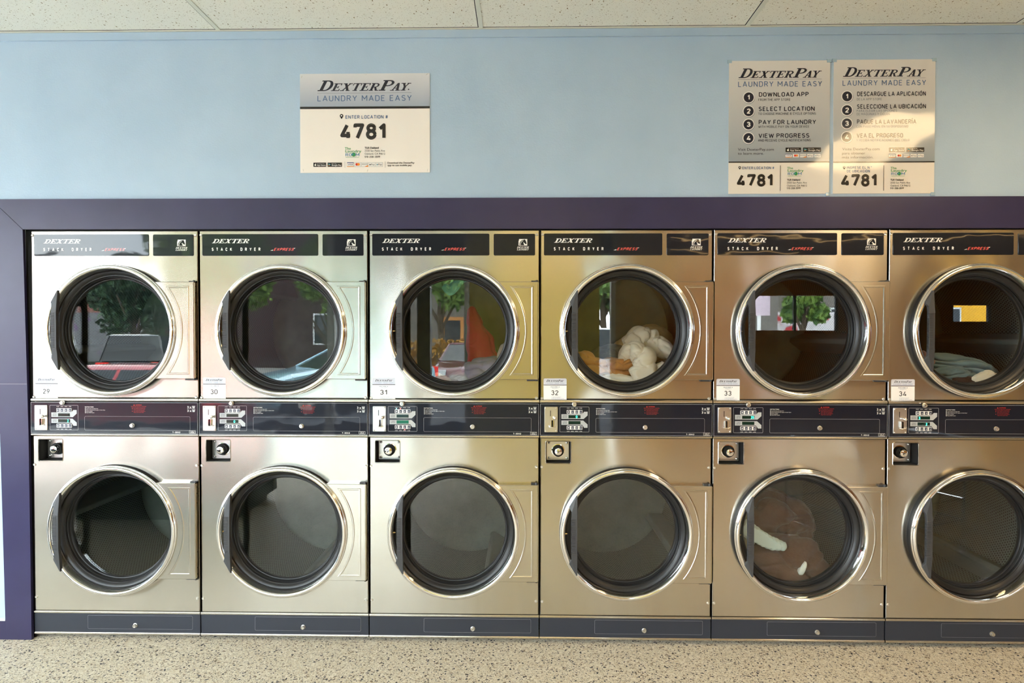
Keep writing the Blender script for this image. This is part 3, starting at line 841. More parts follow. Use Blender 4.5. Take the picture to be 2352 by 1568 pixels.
def mk_name_plate(p):
    mb = MB(); mb.plate(0.0188, 0.5654, 1.8145, 1.9155, 0.006, -0.0022, 0.0, 0.0006)
    o = build('name_plate', mb, 'plate_navy', p, smooth=30)
    q = MB(); y = -0.0027
    slab(q, 'DEXTER', 0.0656, 0.2427, 1.873, 0.0193, y, 0, shear=0.42, bigs=range(9))
    text(q, 'STACK DRYER', 0.0645, 0.2943, 1.8367, 0.0155, y, 0, bold=0.05, space=2.1)
    text(q, 'EXPRESS', 0.355, 0.448, 1.8372, 0.0132, y, 1, bold=0.03, shear=0.55)
    q.poly([(0.3402, 1.8378), (0.352, 1.8378), (0.354, 1.8425)], y, 0); q.poly([(0.449, 1.8500), (0.460, 1.8500), (0.4505, 1.8455)], y, 0)
    w = build('lettering', q, ['white', 'red_ink'], o); w['fixed'] = 1; w['label'] = 'white and red lettering'
    return o

def mk_emblem(p):
    mb = MB(); mb.plate(0.5856, 0.7778, 1.8143, 1.9144, 0.006, -0.0022, 0.0, 0.0006)
    o = build('emblem_plate', mb, 'plate_navy', p, smooth=30)
    q = MB(); y = -0.0027; y2 = -0.0031
    x0, z0, w_, h_ = 0.7009, 1.8597, 0.0404, 0.0303
    # white square with a dark horse head and a mane of white strokes
    q.poly([(x0 + w_ * a, z0 + h_ * b) for a, b in ((0, 0), (1, 0), (1, 1), (0.06, 1), (0.06, 0.82), (0.0, 0.7))], y, 0)
    head = [(0.10, 0.05), (0.14, 0.42), (0.26, 0.68), (0.46, 0.86), (0.66, 0.90), (0.70, 0.98), (0.76, 0.88), (0.84, 0.70), (0.90, 0.46), (0.94, 0.32), (0.88, 0.22), (0.78, 0.26), (0.70, 0.36), (0.62, 0.46), (0.52, 0.50), (0.58, 0.34), (0.66, 0.05)]
    q.poly([(x0 + w_ * a, z0 + h_ * b) for a, b in head], y2, 1)
    pts = [(0.18, 0.05), (0.22, 0.40), (0.34, 0.62), (0.52, 0.78)]
    for k in range(3):
        (a, b), (c, d) = pts[k], pts[k + 1]
        q.poly([(x0 + w_ * (a + e), z0 + h_ * (b + f)) for a, b, e, f in ((a, b, 0, 0), (a, b, 0.05, -0.02), (c, d, 0.05, -0.04), (c, d, 0, 0))], y2 - 0.0003, 0)
    slab(q, 'DEXTER', 0.6928, 0.7494, 1.8472, 0.0082, y, 0, shear=0.42, bigs=range(9))
    slab(q, 'LAUNDRY', 0.6928, 0.7494, 1.8378, 0.0074, y, 0, shear=0.42, bigs=range(9))
    w = build('lettering', q, ['white', 'plate_navy'], o); w['fixed'] = 1; w['label'] = 'white horse head emblem'
    return o

def mk_control(p):
    mb = MB(); mb.plate(0.003, 0.797, 0.9785, 1.1275, 0.002, -0.010, 0.004, 0.002)
    o = build('control_panel', mb, 'navy', p, smooth=30)
    y = -0.0107
    q = MB()
    q.outline(0.0032, 0.7968, 0.979, 1.1265, 0.002, 0.0014, y, 1)
    q.outline(kx(473), kx(1222), kz(1452), kz(806), 0.004, 0.0012, y, 1)
    text(q, 'INSTRUCTIONS', 0.2614, 0.303, 1.1022, 0.0042, y, 0, bold=0.02)
    for k, s in enumerate(('Load laundry and close door', 'Select temperature for upper or lower dryer', 'Insert coin(s)', 'Press START button')):
        z = 1.0945 - k * 0.0064
        q.quad(0.2616, 0.2655, z, z + 0.0046, y, 2)
        text(q, s, 0.2682, 0.2682 + 0.0021 * len(s), z + 0.0006, 0.0034, y, 0)
    q.poly([(0.492, 1.1115), (0.500, 1.1115), (0.496, 1.1178)], y, 3)
    text(q, 'WARNING', 0.503, 0.532, 1.1118, 0.0052, y, 3, bold=0.02)
    for k, (a, b) in enumerate(((0.482, 0.5535), (0.485, 0.549), (0.494, 0.549), (0.494, 0.545), (0.494, 0.549), (0.494, 0.541))):
        text(q, ('RISK OF FIRE AND INJURY TO PERSONS', 'Do not dry articles containing foam', 'Keep children away from dryer', 'Do not reach into moving drum', 'Do not dry oil soaked fabrics', 'Clean lint screen daily')[k], a, b, 1.1058 - k * 0.0056, 0.0032, y, 3)
    q.disc(0.4872, 1.0962, 0.0017, y, 10, 3); q.disc(0.4872, 1.0852, 0.0017, y, 10, 3)
    for z in (1.1005, 1.0835):
        text(q, '3 x', 0.7485, 0.7680, z, 0.0098, y, 0, bold=0.02)
        q.poly([(0.7715, z + 0.0075), (0.773, z - 0.001), (0.783, z - 0.001), (0.7845, z + 0.0075)], y, 2); q.quad(0.7705, 0.7855, z + 0.0085, z + 0.0105, y, 2)
    q.quad(0.7485, 0.7855, 1.0968, 1.0976, y, 2)
    text(q, 'T-30X2', 0.6776, 0.7142, 0.9836, 0.0062, y, 0, bold=0.03)
    q.outline(0.7568, 0.7867, 0.9818, 0.9947, 0.001, 0.0008, y, 0)
    text(q, 'MADE IN', 0.762, 0.7815, 0.9897, 0.0028, y, 0); text(q, 'USA', 0.7625, 0.781, 0.984, 0.0042, y, 0, bold=0.03)
    w = build('panel_lettering', q, ['white', 'paleline', 'grayprint', 'warn_ink'], o); w['fixed'] = 1; w['label'] = 'white and red printed instructions'
    # grey direction prints with their captions
    q = MB()
    q.poly([(kx(a), kz(b)) for a, b in ((515, 1115), (1080, 1115), (1180, 1025), (1180, 930), (1095, 930), (1040, 995), (515, 995))], y, 0)
    q.poly([(kx(a), kz(b)) for a, b in ((515, 1268), (1045, 1268), (1095, 1340), (1180, 1340), (1180, 1255), (1070, 1155), (515, 1155))], y, 0)
    for s, z in (('UPPER', 1048), ('DRYER', 1085), ('LOWER', 1205), ('DRYER', 1240)):
        text(q, s, kx(552), kx(655), kz(z), 0.0044, y - 0.0004, 1, bold=0.01)
    for z0 in (848, 1440):
        for k, s in enumerate(('START', 'HIGH', 'MED', 'LOW')):
            c = 690 + k * 105
            text(q, s, kx(c - 36), kx(c + 36), kz(z0), 0.0030, y, 2, bold=0.02)
    w = build('key_legend', q, ['grayprint', 'ink_navy', 'white'], o); w['fixed'] = 1; w['label'] = 'pale grey arrow prints'
    for z0, z1 in ((885, 987), (1288, 1388)):
        q = MB(); q.plate(kx(650), kx(1052), kz(z1), kz(z0), 0.003, y - 0.0008, -0.010, 0.0003, 0)
        fr = build('key_frame', q, 'white', o); fr['fixed'] = 1
        q = MB()
        for k in range(4):
            c = 696 + k * 105; zc = (z0 + z1) / 2
            q.plate(kx(c - 33), kx(c + 33), kz(zc + 40), kz(zc - 40), 0.001, y - 0.0020, y - 0.0008, 0.0003, 0)
            if k == 0:
                q.poly([(kx(c - 18), kz(zc)), (kx(c), kz(zc + 22)), (kx(c + 18), kz(zc)), (kx(c), kz(zc - 22))], y - 0.0023, 1)
            else:
                q.quad(kx(c - 5), kx(c + 5), kz(zc + 22), kz(zc - 14 + 8 * (k % 2)), y - 0.0023, 1)
        w = build('key_pad', q, ['button', 'white'], o); w['fixed'] = 1; w['label'] = 'four dark push keys'
    return o

def mk_display(p, z0, z1, lit):
    q = MB(); q.plate(kx(695), kx(1002), kz(z1), kz(z0), 0.0006, -0.0119, -0.0102, 0.0003)
    return build('display', q, 'lcd_on' if lit else 'lcd', p)

def mk_coin(p):
    q = MB(); q.plate(kx(84), kx(422), kz(1455), kz(806), 0.003, -0.0135, -0.010, 0.001, 0)
    o = build('coin_plate', q, 'satin', p, smooth=30); o['label'] = 'satin steel coin slot plate'
    q = MB(); y = -0.0139
    q.quad(kx(228), kx(244), kz(1045), kz(900), y, 0)
    q.quad(kx(263), kx(303), kz(1320), kz(1150), y, 0)
    w = build('coin_slot', q, 'dark', o); w['fixed'] = 1
    q = MB(); cx, cz = kx(345), kz(1085)
    q.lathe([(0.0, -0.032), (0.004, -0.0315), (0.0072, -0.029), (0.0082, -0.025), (0.0068, -0.021), (0.0035, -0.019), (0.0035, -0.013)], cx, cz, 20)
    w = build('coin_knob', q, 'chrome', o, smooth=60); w['fixed'] = 1
    q = MB(); q.tube([(kx(205), -0.024, kz(1312)), (kx(240), -0.027, kz(1326)), (kx(285), -0.028, kz(1330)), (kx(330), -0.027, kz(1326)), (kx(365), -0.024, kz(1310))], 0.0022, 8)
    q.box(kx(250), kx(262), -0.024, -0.0135, kz(1330), kz(1150)); q.box(kx(304), kx(316), -0.024, -0.0135, kz(1330), kz(1150))
    w = build('return_lever', q, 'chrome', o, smooth=50); w['fixed'] = 1
    for a in (118, 388):
        for b in (840, 1422):
            q = MB(); q.lathe([(0, -0.0162), (0.0025, -0.0158), (0.0034, -0.0135)], kx(a), kz(b), 12)
            w = build('rivet', q, 'satin', o, smooth=60); w['fixed'] = 1
    return o

def mk_coin_drawer(p):
    q = MB(); q.plate(0.2602, 0.7609, 0.9954, 1.0600, 0.005, -0.0116, -0.010, 0.0008, 0)
    q.outline(0.2596, 0.7615, 0.9948, 1.0606, 0.0055, 0.0012, -0.0110, 1)
    return build('coin_drawer', q, ['navy', 'paleline'], p)

def mk_base(p):
    q = MB(); q.box(0.003, 0.797, 0.0, 0.03, 0.034, 0.1232, 0)
    o = build('base_panel', q, 'base_navy', p)
    q = MB(); q.plate(0.2592, 0.7603, 0.0502, 0.1139, 0.005, -0.0018, 0.0, 0.0008, 0); q.outline(0.2586, 0.7609, 0.0496, 0.1145, 0.0055, 0.0010, -0.0008, 1)
    w = build('access_cover', q, ['base_navy', 'paleline'], o); w['fixed'] = 1
    q = MB(); lip(q, 0.002, 0.798, 0.022, 0.0345, 0.005)
    w = build('base_edge', q, 'steel', o, uvfn=uv_panel); w['fixed'] = 1; w['label'] = 'bright steel bottom edge'
    return o

def mk_door(p, cz):
    mb = MB()
    prof = [(.296, -.028), (.3035, -.029), (.3070, -.032), (.3070, -.036), (.3045, -.0385), (.3030, -.0385), (.3025, -.0405), (.2995, -.0450), (.2945, -.0470), (.2895, -.0465), (.2855, -.0430), (.2828, -.038), (.2812, -.026), (.2802, -.010), (.2795, .003), (.284, .003)]
    mb.lathe(prof, 0, 0, 128)
    o = build('door', mb, 'chrome', p, smooth=50); o['label'] = 'round chrome door ring'
    o.location = (CX, 0, cz)
    q = MB(); q.lathe([(0.3065, 0.0005), (0.3065, -0.005), (0.3035, -0.008), (0.3035, -0.0292), (0.296, -0.0292)], 0, 0, 128)
    w = build('outer_seal', q, 'rubber', o, smooth=50); w['fixed'] = 1
    q = MB(); q.lathe([(0.2815, 0.002), (0.2760, -0.003), (0.2690, -0.001), (0.2640, 0.004), (0.2600, 0.008), (0.2565, 0.008), (0.2545, 0.010), (0.2535, 0.018), (0.2500, 0.017), (0.2475, 0.021), (0.2465, 0.030), (0.2430, 0.031), (0.2405, 0.035), (0.2400, 0.043), (0.2400, 0.050), (0.28, 0.050), (0.28, 0.0)], 0, 0, 128)
    w = build('gasket', q, 'rubber', o, smooth=40); w['fixed'] = 1; w['label'] = 'black rubber window gasket'
    q = MB()
    n = 96; f = [(0.2425 * math.cos(2 * PI * k / n), 0.036, 0.2425 * math.sin(2 * PI * k / n)) for k in range(n)]
    b = [(a, 0.041, c) for a, _, c in f]
    q.loops([b, f], 0, cap0=True, cap1=True)
    w = build('glass', q, 'door_glass', o, recalc=True); w['fixed'] = 1; w['label'] = 'round tinted glass'
    # hinge plate with a pressed panel
    q = MB(); N = 24
    def border(r, zt, xr, y):
        a = math.asin(min(zt / r, 1)); L = []
        for k in range(N + 1):
            t = a - 2 * a * k / N
            L.append((r * math.cos(t), y, r * math.sin(t)))
        for k in range(1, N):
            L.append((r * math.cos(a) + (xr - r * math.cos(a)) * k / N, y, -zt))
        for k in range(N):
            L.append((xr, y, -zt + 2 * zt * k / N))
        for k in range(N):
            L.append((xr - (xr - r * math.cos(a)) * k / N, y, zt))
        return L
    XR = 0.3915
    Ls = [border(0.29, 0.2255, XR, -0.001), border(0.29, 0.2255, XR, -0.0275), border(0.29, 0.2235, XR - 0.002, -0.0295), border(0.3315, 0.206, XR - 0.022, -0.0295), border(0.3335, 0.204, XR - 0.024, -0.0308), border(0.3375, 0.200, XR - 0.028, -0.0308), border(0.3405, 0.197, XR - 0.031, -0.0290), border(0.3465, 0.191, XR - 0.037, -0.0290)]
    q.loops(Ls, 0, cap1=True)
    w = build('hinge_plate', q, 'steel', o, uvfn=uv_panel); w['fixed'] = 1; w['label'] = 'brushed steel hinge plate'
    q = MB(); q.box(XR, XR + 0.0022, -0.0265, -0.004, -0.222, 0.222, 0)
    for z in (-0.205, -0.175, 0.175, 0.205, 0.13, -0.10):
        q.add([(XR + 0.0024, -0.016 + 0.003 * math.cos(t * PI / 4), z + 0.003 * math.sin(t * PI / 4)) for t in range(8)], [list(range(8))], 1)
    w = build('hinge_leaf', q, ['hinge_brass', 'dark'], o); w['fixed'] = 1
    for s in (-1, 1):
        q = MB(); q.lathe([(0, -0.0), (0.0045, 0.0), (0.006, 0.003), (0.006, 0.008)], 0, 0, 14)
        w = build('hinge_pin', q, 'plastic', o, smooth=50); w['fixed'] = 1
        w.rotation_euler = (-PI / 2 * s, 0, 0); w.location = (XR - 0.006, -0.014, s * 0.2335)
    q = MB(); q.box(0.34, XR + 0.001, -0.013, -0.0005, -0.2335, -0.2255); q.box(0.36, XR + 0.001, -0.013, -0.0005, 0.2255, 0.2310)
    w = build('hinge_bracket', q, 'plastic', o); w['fixed'] = 1
    # pull handle: two feet on the ring and a ribbed grip standing a little further out
    q = MB()
    for s in (1, -1):
        pts = [(-0.2285, 0.184), (-0.2330, 0.183), (-0.2655, 0.131), (-0.2550, 0.109), (-0.2550, 0.080), (-0.2285, 0.080), (-0.2285, 0.109)]
        fr = [-0.058, -0.056, -0.052, -0.062, -0.066, -0.068, -0.064]
        bk = [-0.040, -0.040, -0.040, -0.046, -0.050, -0.050, -0.046]
        P = [(x, z * s) for x, z in pts]
        q.loops([[(x, b_, z) for (x, z), b_ in zip(P, bk)], [(x, f_, z) for (x, z), f_ in zip(P, fr)]], 0, cap0=True, cap1=True)
    q.box(-0.2555, -0.2290, -0.067, -0.050, -0.082, 0.082, 0)
    nr = 22
    for k in range(nr):
        z = -0.082 + 0.164 * (k + 0.5) / nr
        q.box(-0.2568, -0.2380, -0.0688, -0.052, z - 0.0023, z + 0.0023, 0)
    w = build('handle', q, 'plastic', o, recalc=True); w['fixed'] = 1; w['label'] = 'black plastic pull handle with ribbed grip'
    md = w.modifiers.new('soft', 'BEVEL'); md.width = 0.0012; md.segments = 1; md.limit_method = 'ANGLE'
    q = MB(); q.tube([(-0.285, -0.018, -0.002), (-0.272, -0.018, -0.002), (-0.270, -0.018, -0.002)], [0.0022, 0.0022, 0.0005], 8); q.tube([(-0.280, -0.018, -0.002), (-0.276, -0.018, -0.002)], [0.0042, 0.0042], 6)
    w = build('latch_bolt', q, 'brass', o); w['fixed'] = 1
    return o

DR, DY0, DY1 = 0.372, 0.058, 0.775
def mk_drum(p, cz):
    mb = MB(); n = 96
    Ls = []
    for k in range(n + 1):
        a = 2 * PI * k / n
        Ls.append((a, math.cos(a) * DR, math.sin(a) * DR))
    me = bpy.data.meshes.new('drum'); V = []; F = []; UV = []
    for a, x, z in Ls:
        V += [(x, DY0, z), (x, DY1, z)]
    for k in range(n):
        F.append((2 * k, 2 * k + 1, 2 * k + 3, 2 * k + 2))
    me.from_pydata(V, [], F); me.materials.append(M['drum'])
    ul = me.uv_layers.new(name='UVMap')
    for lp in me.loops:
        i = lp.vertex_index; ul.data[lp.index].uv = (Ls[i // 2][0] * DR, DY0 if i % 2 == 0 else DY1)
    me.polygons.foreach_set('use_smooth', [True] * len(F)); me.update()
    o = bpy.data.objects.new('drum', me); COL.objects.link(o); o.parent = p; o['label'] = 'perforated steel tumbler drum'
    o.location = (CX, 0, cz)
    return o

def mk_drum_back(p):
    q = MB(); q.lathe([(0.0, DY1 - 0.012), (0.10, DY1 - 0.010), (0.16, DY1 + 0.0), (0.34, DY1 + 0.0), (0.352, DY1 - 0.006), (DR, DY1 - 0.004)], 0, 0, 72)
    return build('drum_back', q, 'drum_back', p, smooth=40)

def mk_drum_front(p):
    q = MB(); q.lathe([(0.25, DY0 + 0.006), (0.25, DY0 - 0.004), (DR + 0.01, DY0 - 0.004), (DR + 0.004, DY0 + 0.012)], 0, 0, 72)
    return build('drum_mouth', q, 'cabinet', p, smooth=40)

def mk_rib(p):
    q = MB()
    sec = [(-0.055, DR + 0.0), (-0.030, DR - 0.050), (-0.013, DR - 0.083), (0.013, DR - 0.083), (0.030, DR - 0.050), (0.055, DR + 0.0)]
    sec = [(a, min(b, math.sqrt(DR * DR - a * a))) for a, b in sec]
    q.loops([[(b, DY0 + 0.03, a) for a, b in sec], [(b, DY1 - 0.006, a) for a, b in sec]], 0, cap0=True, cap1=True)
    o = build('drum_rib', q, 'rib', p, recalc=True)
    md = o.modifiers.new('soft', 'BEVEL'); md.width = 0.006; md.segments = 2; md.limit_method = 'ANGLE'
    return o

def sticker(p, num):
    q = MB(); x0, x1, z0, z1 = 0.0183, 0.1254, 1.1390, 1.2435
    q.plate(x0, x1, z0, z1, 0.006, -0.0008, 0.0, 0.0002, 0)
    hd = [(x, z) for x, z in rrect(x0, x1, z0, z1, 0.006) if z > 1.2145] 
    hd = [(x1, 1.2145)] + hd + [(x0, 1.2145)]
    q.poly(hd, -0.0010, 1)
    o = build('number_sticker', q, ['sticker', 'sticker_head'], p)
    q = MB(); y = -0.0014
    slab(q, 'DEXTERPAY', x0 + 0.012, x1 - 0.012, 1.2275, 0.0098, y, 0, shear=0.42, small=0.8, bigs=(0, 6))
    text(q, 'LAUNDRY MADE EASY', x0 + 0.010, x1 - 0.010, 1.2180, 0.0055, y, 1, space=1.15)
    q.quad(x0, x1, 1.2112, 1.2142, y, 0)
    xc = (x0 + x1) / 2
    text(q, 'MACHINE #', xc - 0.021, xc + 0.020, 1.2010, 0.0058, y, 2)
    text(q, 'MAQUINA #', xc - 0.014, xc + 0.014, 1.1955, 0.0034, y, 1)
    text(q, num, xc - 0.0175, xc + 0.0150, 1.1655, 0.0225, y, 3, bold=0.006)
    q.quad(x0 + 0.0385, x0 + 0.0391, 1.1440, 1.1590, y, 1)
    for k, s in enumerate(('Download the DexterPay', 'app to use mobile pay.', 'Descargue la aplicacion DexterPay', 'para utilizar el pago movil.')):
        text(q, s, x0 + 0.0425, x0 + 0.0425 + (0.040, 0.036, 0.052, 0.044)[k], 1.1562 - 0.0041 * k, 0.0026, y, 1)
    w = build('lettering', q, ['ink_navy', 'ink_bluegrey', 'ink_blue', 'black_ink'], o); w['label'] = 'sticker print reading machine number ' + num
    return o

SCREWS = [(0.012, 1.9114), (0.7857, 1.910), (0.0105, 1.1505), (0.7845, 1.1515), (0.0105, 0.830), (0.7855, 0.830), (0.0128, 0.199), (0.7845, 0.199)]
DRYERS = [
    # sticker number, rib angle of upper and lower drum, display texts, label
    ('29', 200, 173, '', ('2', 0.80), 'stainless stack dryer with sticker 29 at the purple upright, empty drums'),
    ('30', 20, -85, '', ('0', 0.62), 'stainless stack dryer with sticker 30, two empty drums, between machines 29 and 31'),
    ('31', 5, -61, '', '', 'stainless stack dryer with sticker 31, red and grey laundry in its upper drum'),
    ('32', 80, -30, ('0', 0.62), '', 'stainless stack dryer with sticker 32, cream and brown laundry in its upper drum'),
    ('33', -10, 30, ('25', 0.72), '', 'stainless stack dryer with sticker 33, brown and sage laundry in its lower drum'),
    ('34', 110, 315, ('3', 0.06), ('2', 0.66), 'stainless stack dryer with sticker 34, slate blue laundry in its upper drum'),
]
def dryer(k):
    num, au, al, du, dl, label = DRYERS[k]
    r = empty('stack_dryer', (0.8 * k, 0, 0))
    tag(r, label, 'dryer', 'stack dryers along the wall')
    part('cab', mk_cabinet, r)
    part('up', mk_upper_panel, r); part('low', mk_lower_panel, r)
    part('np', mk_name_plate, r); part('em', mk_emblem, r)
    c = part('ctl', mk_control, r)
    a = part('coin', mk_coin, r); part('cd', mk_coin_drawer, c)
    lit = num == '31'
    d1 = part('dsu', lambda p: mk_display(p, 1018, 1096, False), c)
    d2 = part('dsl%d' % lit, lambda p: mk_display(p, 1168, 1252, lit), c)
    for d, z in ((du, 1090), (dl, 1244)):
        if d:
            q = MB(); x0 = 700 + 296 * d[1]
            text(q, d[0], kx(x0), kx(x0 + 38 * len(d[0])), kz(z), 0.0112, -0.0123, 0, bold=0.012)
            w_ = build('lit_digits', q, 'digit', c); w_['label'] = 'green lit digits'
    if lit:
        for cx_, cz_, mk in ((690, 868, 'led_green'), (795, 868, 'led_red'), (902, 1402, 'led_red')):
            q = MB(); q.lathe([(0, -0.0135), (0.0018, -0.0130), (0.0024, -0.0105)], kx(cx_), kz(cz_), 12)
            build('indicator_light', q, mk, c, smooth=60)
    part('rec', mk_recess, r)
    part('base', mk_base, r)
    for x, z in SCREWS:
        s = part('screw', mk_screw, r); s.location = (x, 0, z)
    for x, y, z in ((0.4879, -0.0115, 1.0185), (0.1602, -0.016, 1.1250), (0.4886, -0.002, 0.0688)):
        s = part('lock', mk_lock, r); s.location = (x, y, z)
    part('doorU', lambda p: mk_door(p, CU), r); 
    part('doorL', lambda p: mk_door(p, CLZ), r)
    for key, cz, ang in (('drumU', CU, au), ('drumL', CLZ, al)):
        d = part(key, lambda p: mk_drum(p, cz), r)
        part('dback', mk_drum_back, d); part('dfront', mk_drum_front, d)
        for i in range(3):
            b = part('rib', mk_rib, d); b.rotation_euler = (0, -math.radians(ang + 120 * i), 0)
    sticker(r, num)
for k in range(6):
    dryer(k)

# ------------------------------------------------------------------ posters
M['laminate'] = film_mat('laminated_poster', srgb(232, 226, 216), wave=0.006, scale=3.2, crough=0.08)
M['lam_small'] = film_mat('poster_stock', srgb(244, 238, 230), wave=0.002, scale=6, coat=0.25, crough=0.25)
M['lam_ink'] = film_mat('laminated_dark_print', srgb(34, 36, 50), wave=0.006, scale=3.2, crough=0.08)
M['lam_black'] = film_mat('laminated_black_print', srgb(30, 26, 24), wave=0.006, scale=3.2, crough=0.08)
M['lam_blue'] = film_mat('laminated_blue_print', srgb(88, 112, 148), wave=0.006, scale=3.2, crough=0.08)
M['lam_grey'] = film_mat('laminated_grey_print', srgb(120, 126, 136), wave=0.006, scale=3.2, crough=0.08)
M['lam_green'] = film_mat('laminated_green_print', srgb(52, 150, 84), wave=0.006, scale=3.2, crough=0.08)
M['lam_sky'] = film_mat('laminated_sky_print', srgb(70, 132, 176), wave=0.006, scale=3.2, crough=0.08)
M['lam_white'] = film_mat('laminated_white_print', srgb(238, 236, 232), wave=0.006, scale=3.2, crough=0.08)
M['lam_red'] = mat('red_print', srgb(214, 40, 36), 0.5)
M['lam_orange'] = mat('orange_print', srgb(238, 140, 30), 0.5)
M['lam_visa'] = mat('card_blue_print', srgb(40, 60, 120), 0.5)
M['lam_teal'] = mat('teal_print', srgb(60, 150, 170), 0.5)
M['tape'] = film_mat('clear_tape', srgb(166, 192, 208), wave=0.004, scale=30, crough=0.15)
INKS = ['lam_ink', 'lam_blue', 'lam_grey', 'lam_black', 'lam_green', 'lam_sky', 'lam_white', 'lam_red', 'lam_orange', 'lam_visa', 'lam_teal']

class Layout:
    """maps sheet coordinates measured across a poster to the wall"""
    def __init__(s, u0, u1, v0, v1, X0, X1, Z1, Z0):
        s.a = (u0, u1, v0, v1); s.b = (X0, X1, Z1, Z0); s.k = (X1 - X0) / (u1 - u0); s.kv = (Z1 - Z0) / (v1 - v0)
    def x(s, u): return s.b[0] + (u - s.a[0]) * s.k
    def z(s, v): return s.b[2] - (v - s.a[2]) * s.kv
    def t(s, mb, txt, u0, u1, vb, cap=None, y=-0.0042, m=0, bold=0.0, space=1.0):
        text(mb, txt, s.x(u0), s.x(u1), s.z(vb), cap * s.kv if cap else None, y, m, bold, space)
    def r(s, mb, u0, u1, v0, v1, y=-0.0042, m=0): mb.quad(s.x(u0), s.x(u1), s.z(v1), s.z(v0), y, m)
    def rr(s, mb, u0, u1, v0, v1, rad, y=-0.0042, m=0): mb.poly(rrect(s.x(u0), s.x(u1), s.z(v1), s.z(v0), rad * s.k), y, m)
    def c(s, mb, u, v, rad, y=-0.0042, m=0, n=24): mb.disc(s.x(u), s.z(v), rad * s.k, y, n, m)
    def p(s, mb, pts, y=-0.0042, m=0): mb.poly([(s.x(u), s.z(v)) for u, v in pts][::-1], y, m)

def badges(L, q, A, B, c0, c1, v0, v1, w0, w1, y):
    """two app badges (A, B as u-ranges, v0..v1) and five payment cards (c0..c1, w0..w1)"""
    h = v1 - v0; y2 = y - 0.0003; y3 = y - 0.0006
    for a, b in (A, B): L.rr(q, a, b, v0, v1, h * 0.1, y, 3)
    a, b = A; wd = b - a
    L.c(q, a + wd * .155, v0 + h * .58, h * .22, y2, 6, 14); L.p(q, [(a + wd * .15, v0 + h * .34), (a + wd * .19, v0 + h * .16), (a + wd * .21, v0 + h * .3)], y2, 6)
    L.t(q, 'Download on the', a + wd * .28, a + wd * .86, v0 + h * .36, h * .15, y2, 6); L.t(q, 'App Store', a + wd * .28, a + wd * .95, v0 + h * .80, h * .34, y2, 6, 0.01)
    a, b = B; wd = b - a
    L.p(q, [(a + wd * .07, v0 + h * .2), (a + wd * .07, v0 + h * .8), (a + wd * .23, v0 + h * .5)], y2, 10); L.p(q, [(a + wd * .07, v0 + h * .8), (a + wd * .16, v0 + h * .64), (a + wd * .10, v0 + h * .5)], y3, 8)
    L.t(q, 'GET IT ON', a + wd * .29, a + wd * .6, v0 + h * .36, h * .15, y2, 6); L.t(q, 'Google Play', a + wd * .29, a + wd * .96, v0 + h * .78, h * .32, y2, 6, 0.01)
    st = (c1 - c0) / 5; hh = w1 - w0
    for k in range(5):
        u = c0 + st * k; e = st * 0.92
        L.r(q, u, u + e, w0, w1, y, 2); L.r(q, u + st * .02, u + e - st * .02, w0 + hh * .03, w1 - hh * .03, y2, 6)
        if k == 0:
            L.r(q, u, u + e, w0, w0 + hh * .16, y3, 9); L.r(q, u, u + e, w1 - hh * .14, w1, y3, 8); L.t(q, 'VISA', u + e * .14, u + e * .86, w0 + hh * .68, hh * .36, y3, 9, 0.03)
        elif k == 1:
            L.c(q, u + e * .38, w0 + hh * .46, hh * .30, y3, 7); L.c(q, u + e * .64, w0 + hh * .46, hh * .30, y3 - 0.0002, 8)
        elif k == 2:
            L.t(q, 'DISCOVER', u + e * .06, u + e * .94, w0 + hh * .52, hh * .22, y3, 3, 0.02); L.p(q, [(u + e, w0 + hh * .62), (u + e, w1), (u + e * .4, w1)], y3, 8)
        else:
            if k == 3: L.c(q, u + e * .2, w0 + hh * .52, hh * .14, y3, 3, 10)
            else: L.c(q, u + e * .2, w0 + hh * .52, hh * .14, y3, 10, 10)
            L.t(q, 'Pay', u + e * .36, u + e * .9, w0 + hh * .66, hh * .34, y3, 3)

def shop_logo(L, q, u0, u1, v0, v1, y):
    h = v1 - v0; wd = u1 - u0
    L.t(q, 'The', u0, u0 + wd * .36, v0 + h * .26, h * .24, y, 4, 0.01)
    L.t(q, 'Laundry', u0 + wd * .03, u1, v0 + h * .54, h * .26, y, 4, 0.01)
    L.t(q, 'RO', u0 + wd * .04, u0 + wd * .42, v0 + h * .92, h * .30, y, 5, 0.005); L.t(q, 'M', u0 + wd * .66, u0 + wd * .88, v0 + h * .92, h * .30, y, 5, 0.005)
    L.c(q, u0 + wd * .53, v0 + h * .75, h * .20, y, 4); L.c(q, u0 + wd * .48, v0 + h * .72, h * .08, y - 0.0003, 5, 14)
    L.r(q, u0 + wd * .05, u0 + wd * .86, v0 + h * 1.0, v0 + h * 1.03, y, 4)

def pin(L, q, u, v, s, y, m=3):
    L.c(q, u, v, s, y, m); L.p(q, [(u - s * .85, v + s * .5), (u + s * .85, v + s * .5), (u, v + s * 1.9)], y, m); L.c(q, u, v, s * .45, y - 0.0003, 6, 14)

def curved_sheet(X0, X1, Z0, Z1, yedge, bow, m_fn, n=10, thick=0.0012):
    mb = MB()
    mb.box(X0, X1, yedge - thick, yedge, Z0, Z1, 0)
    return mb

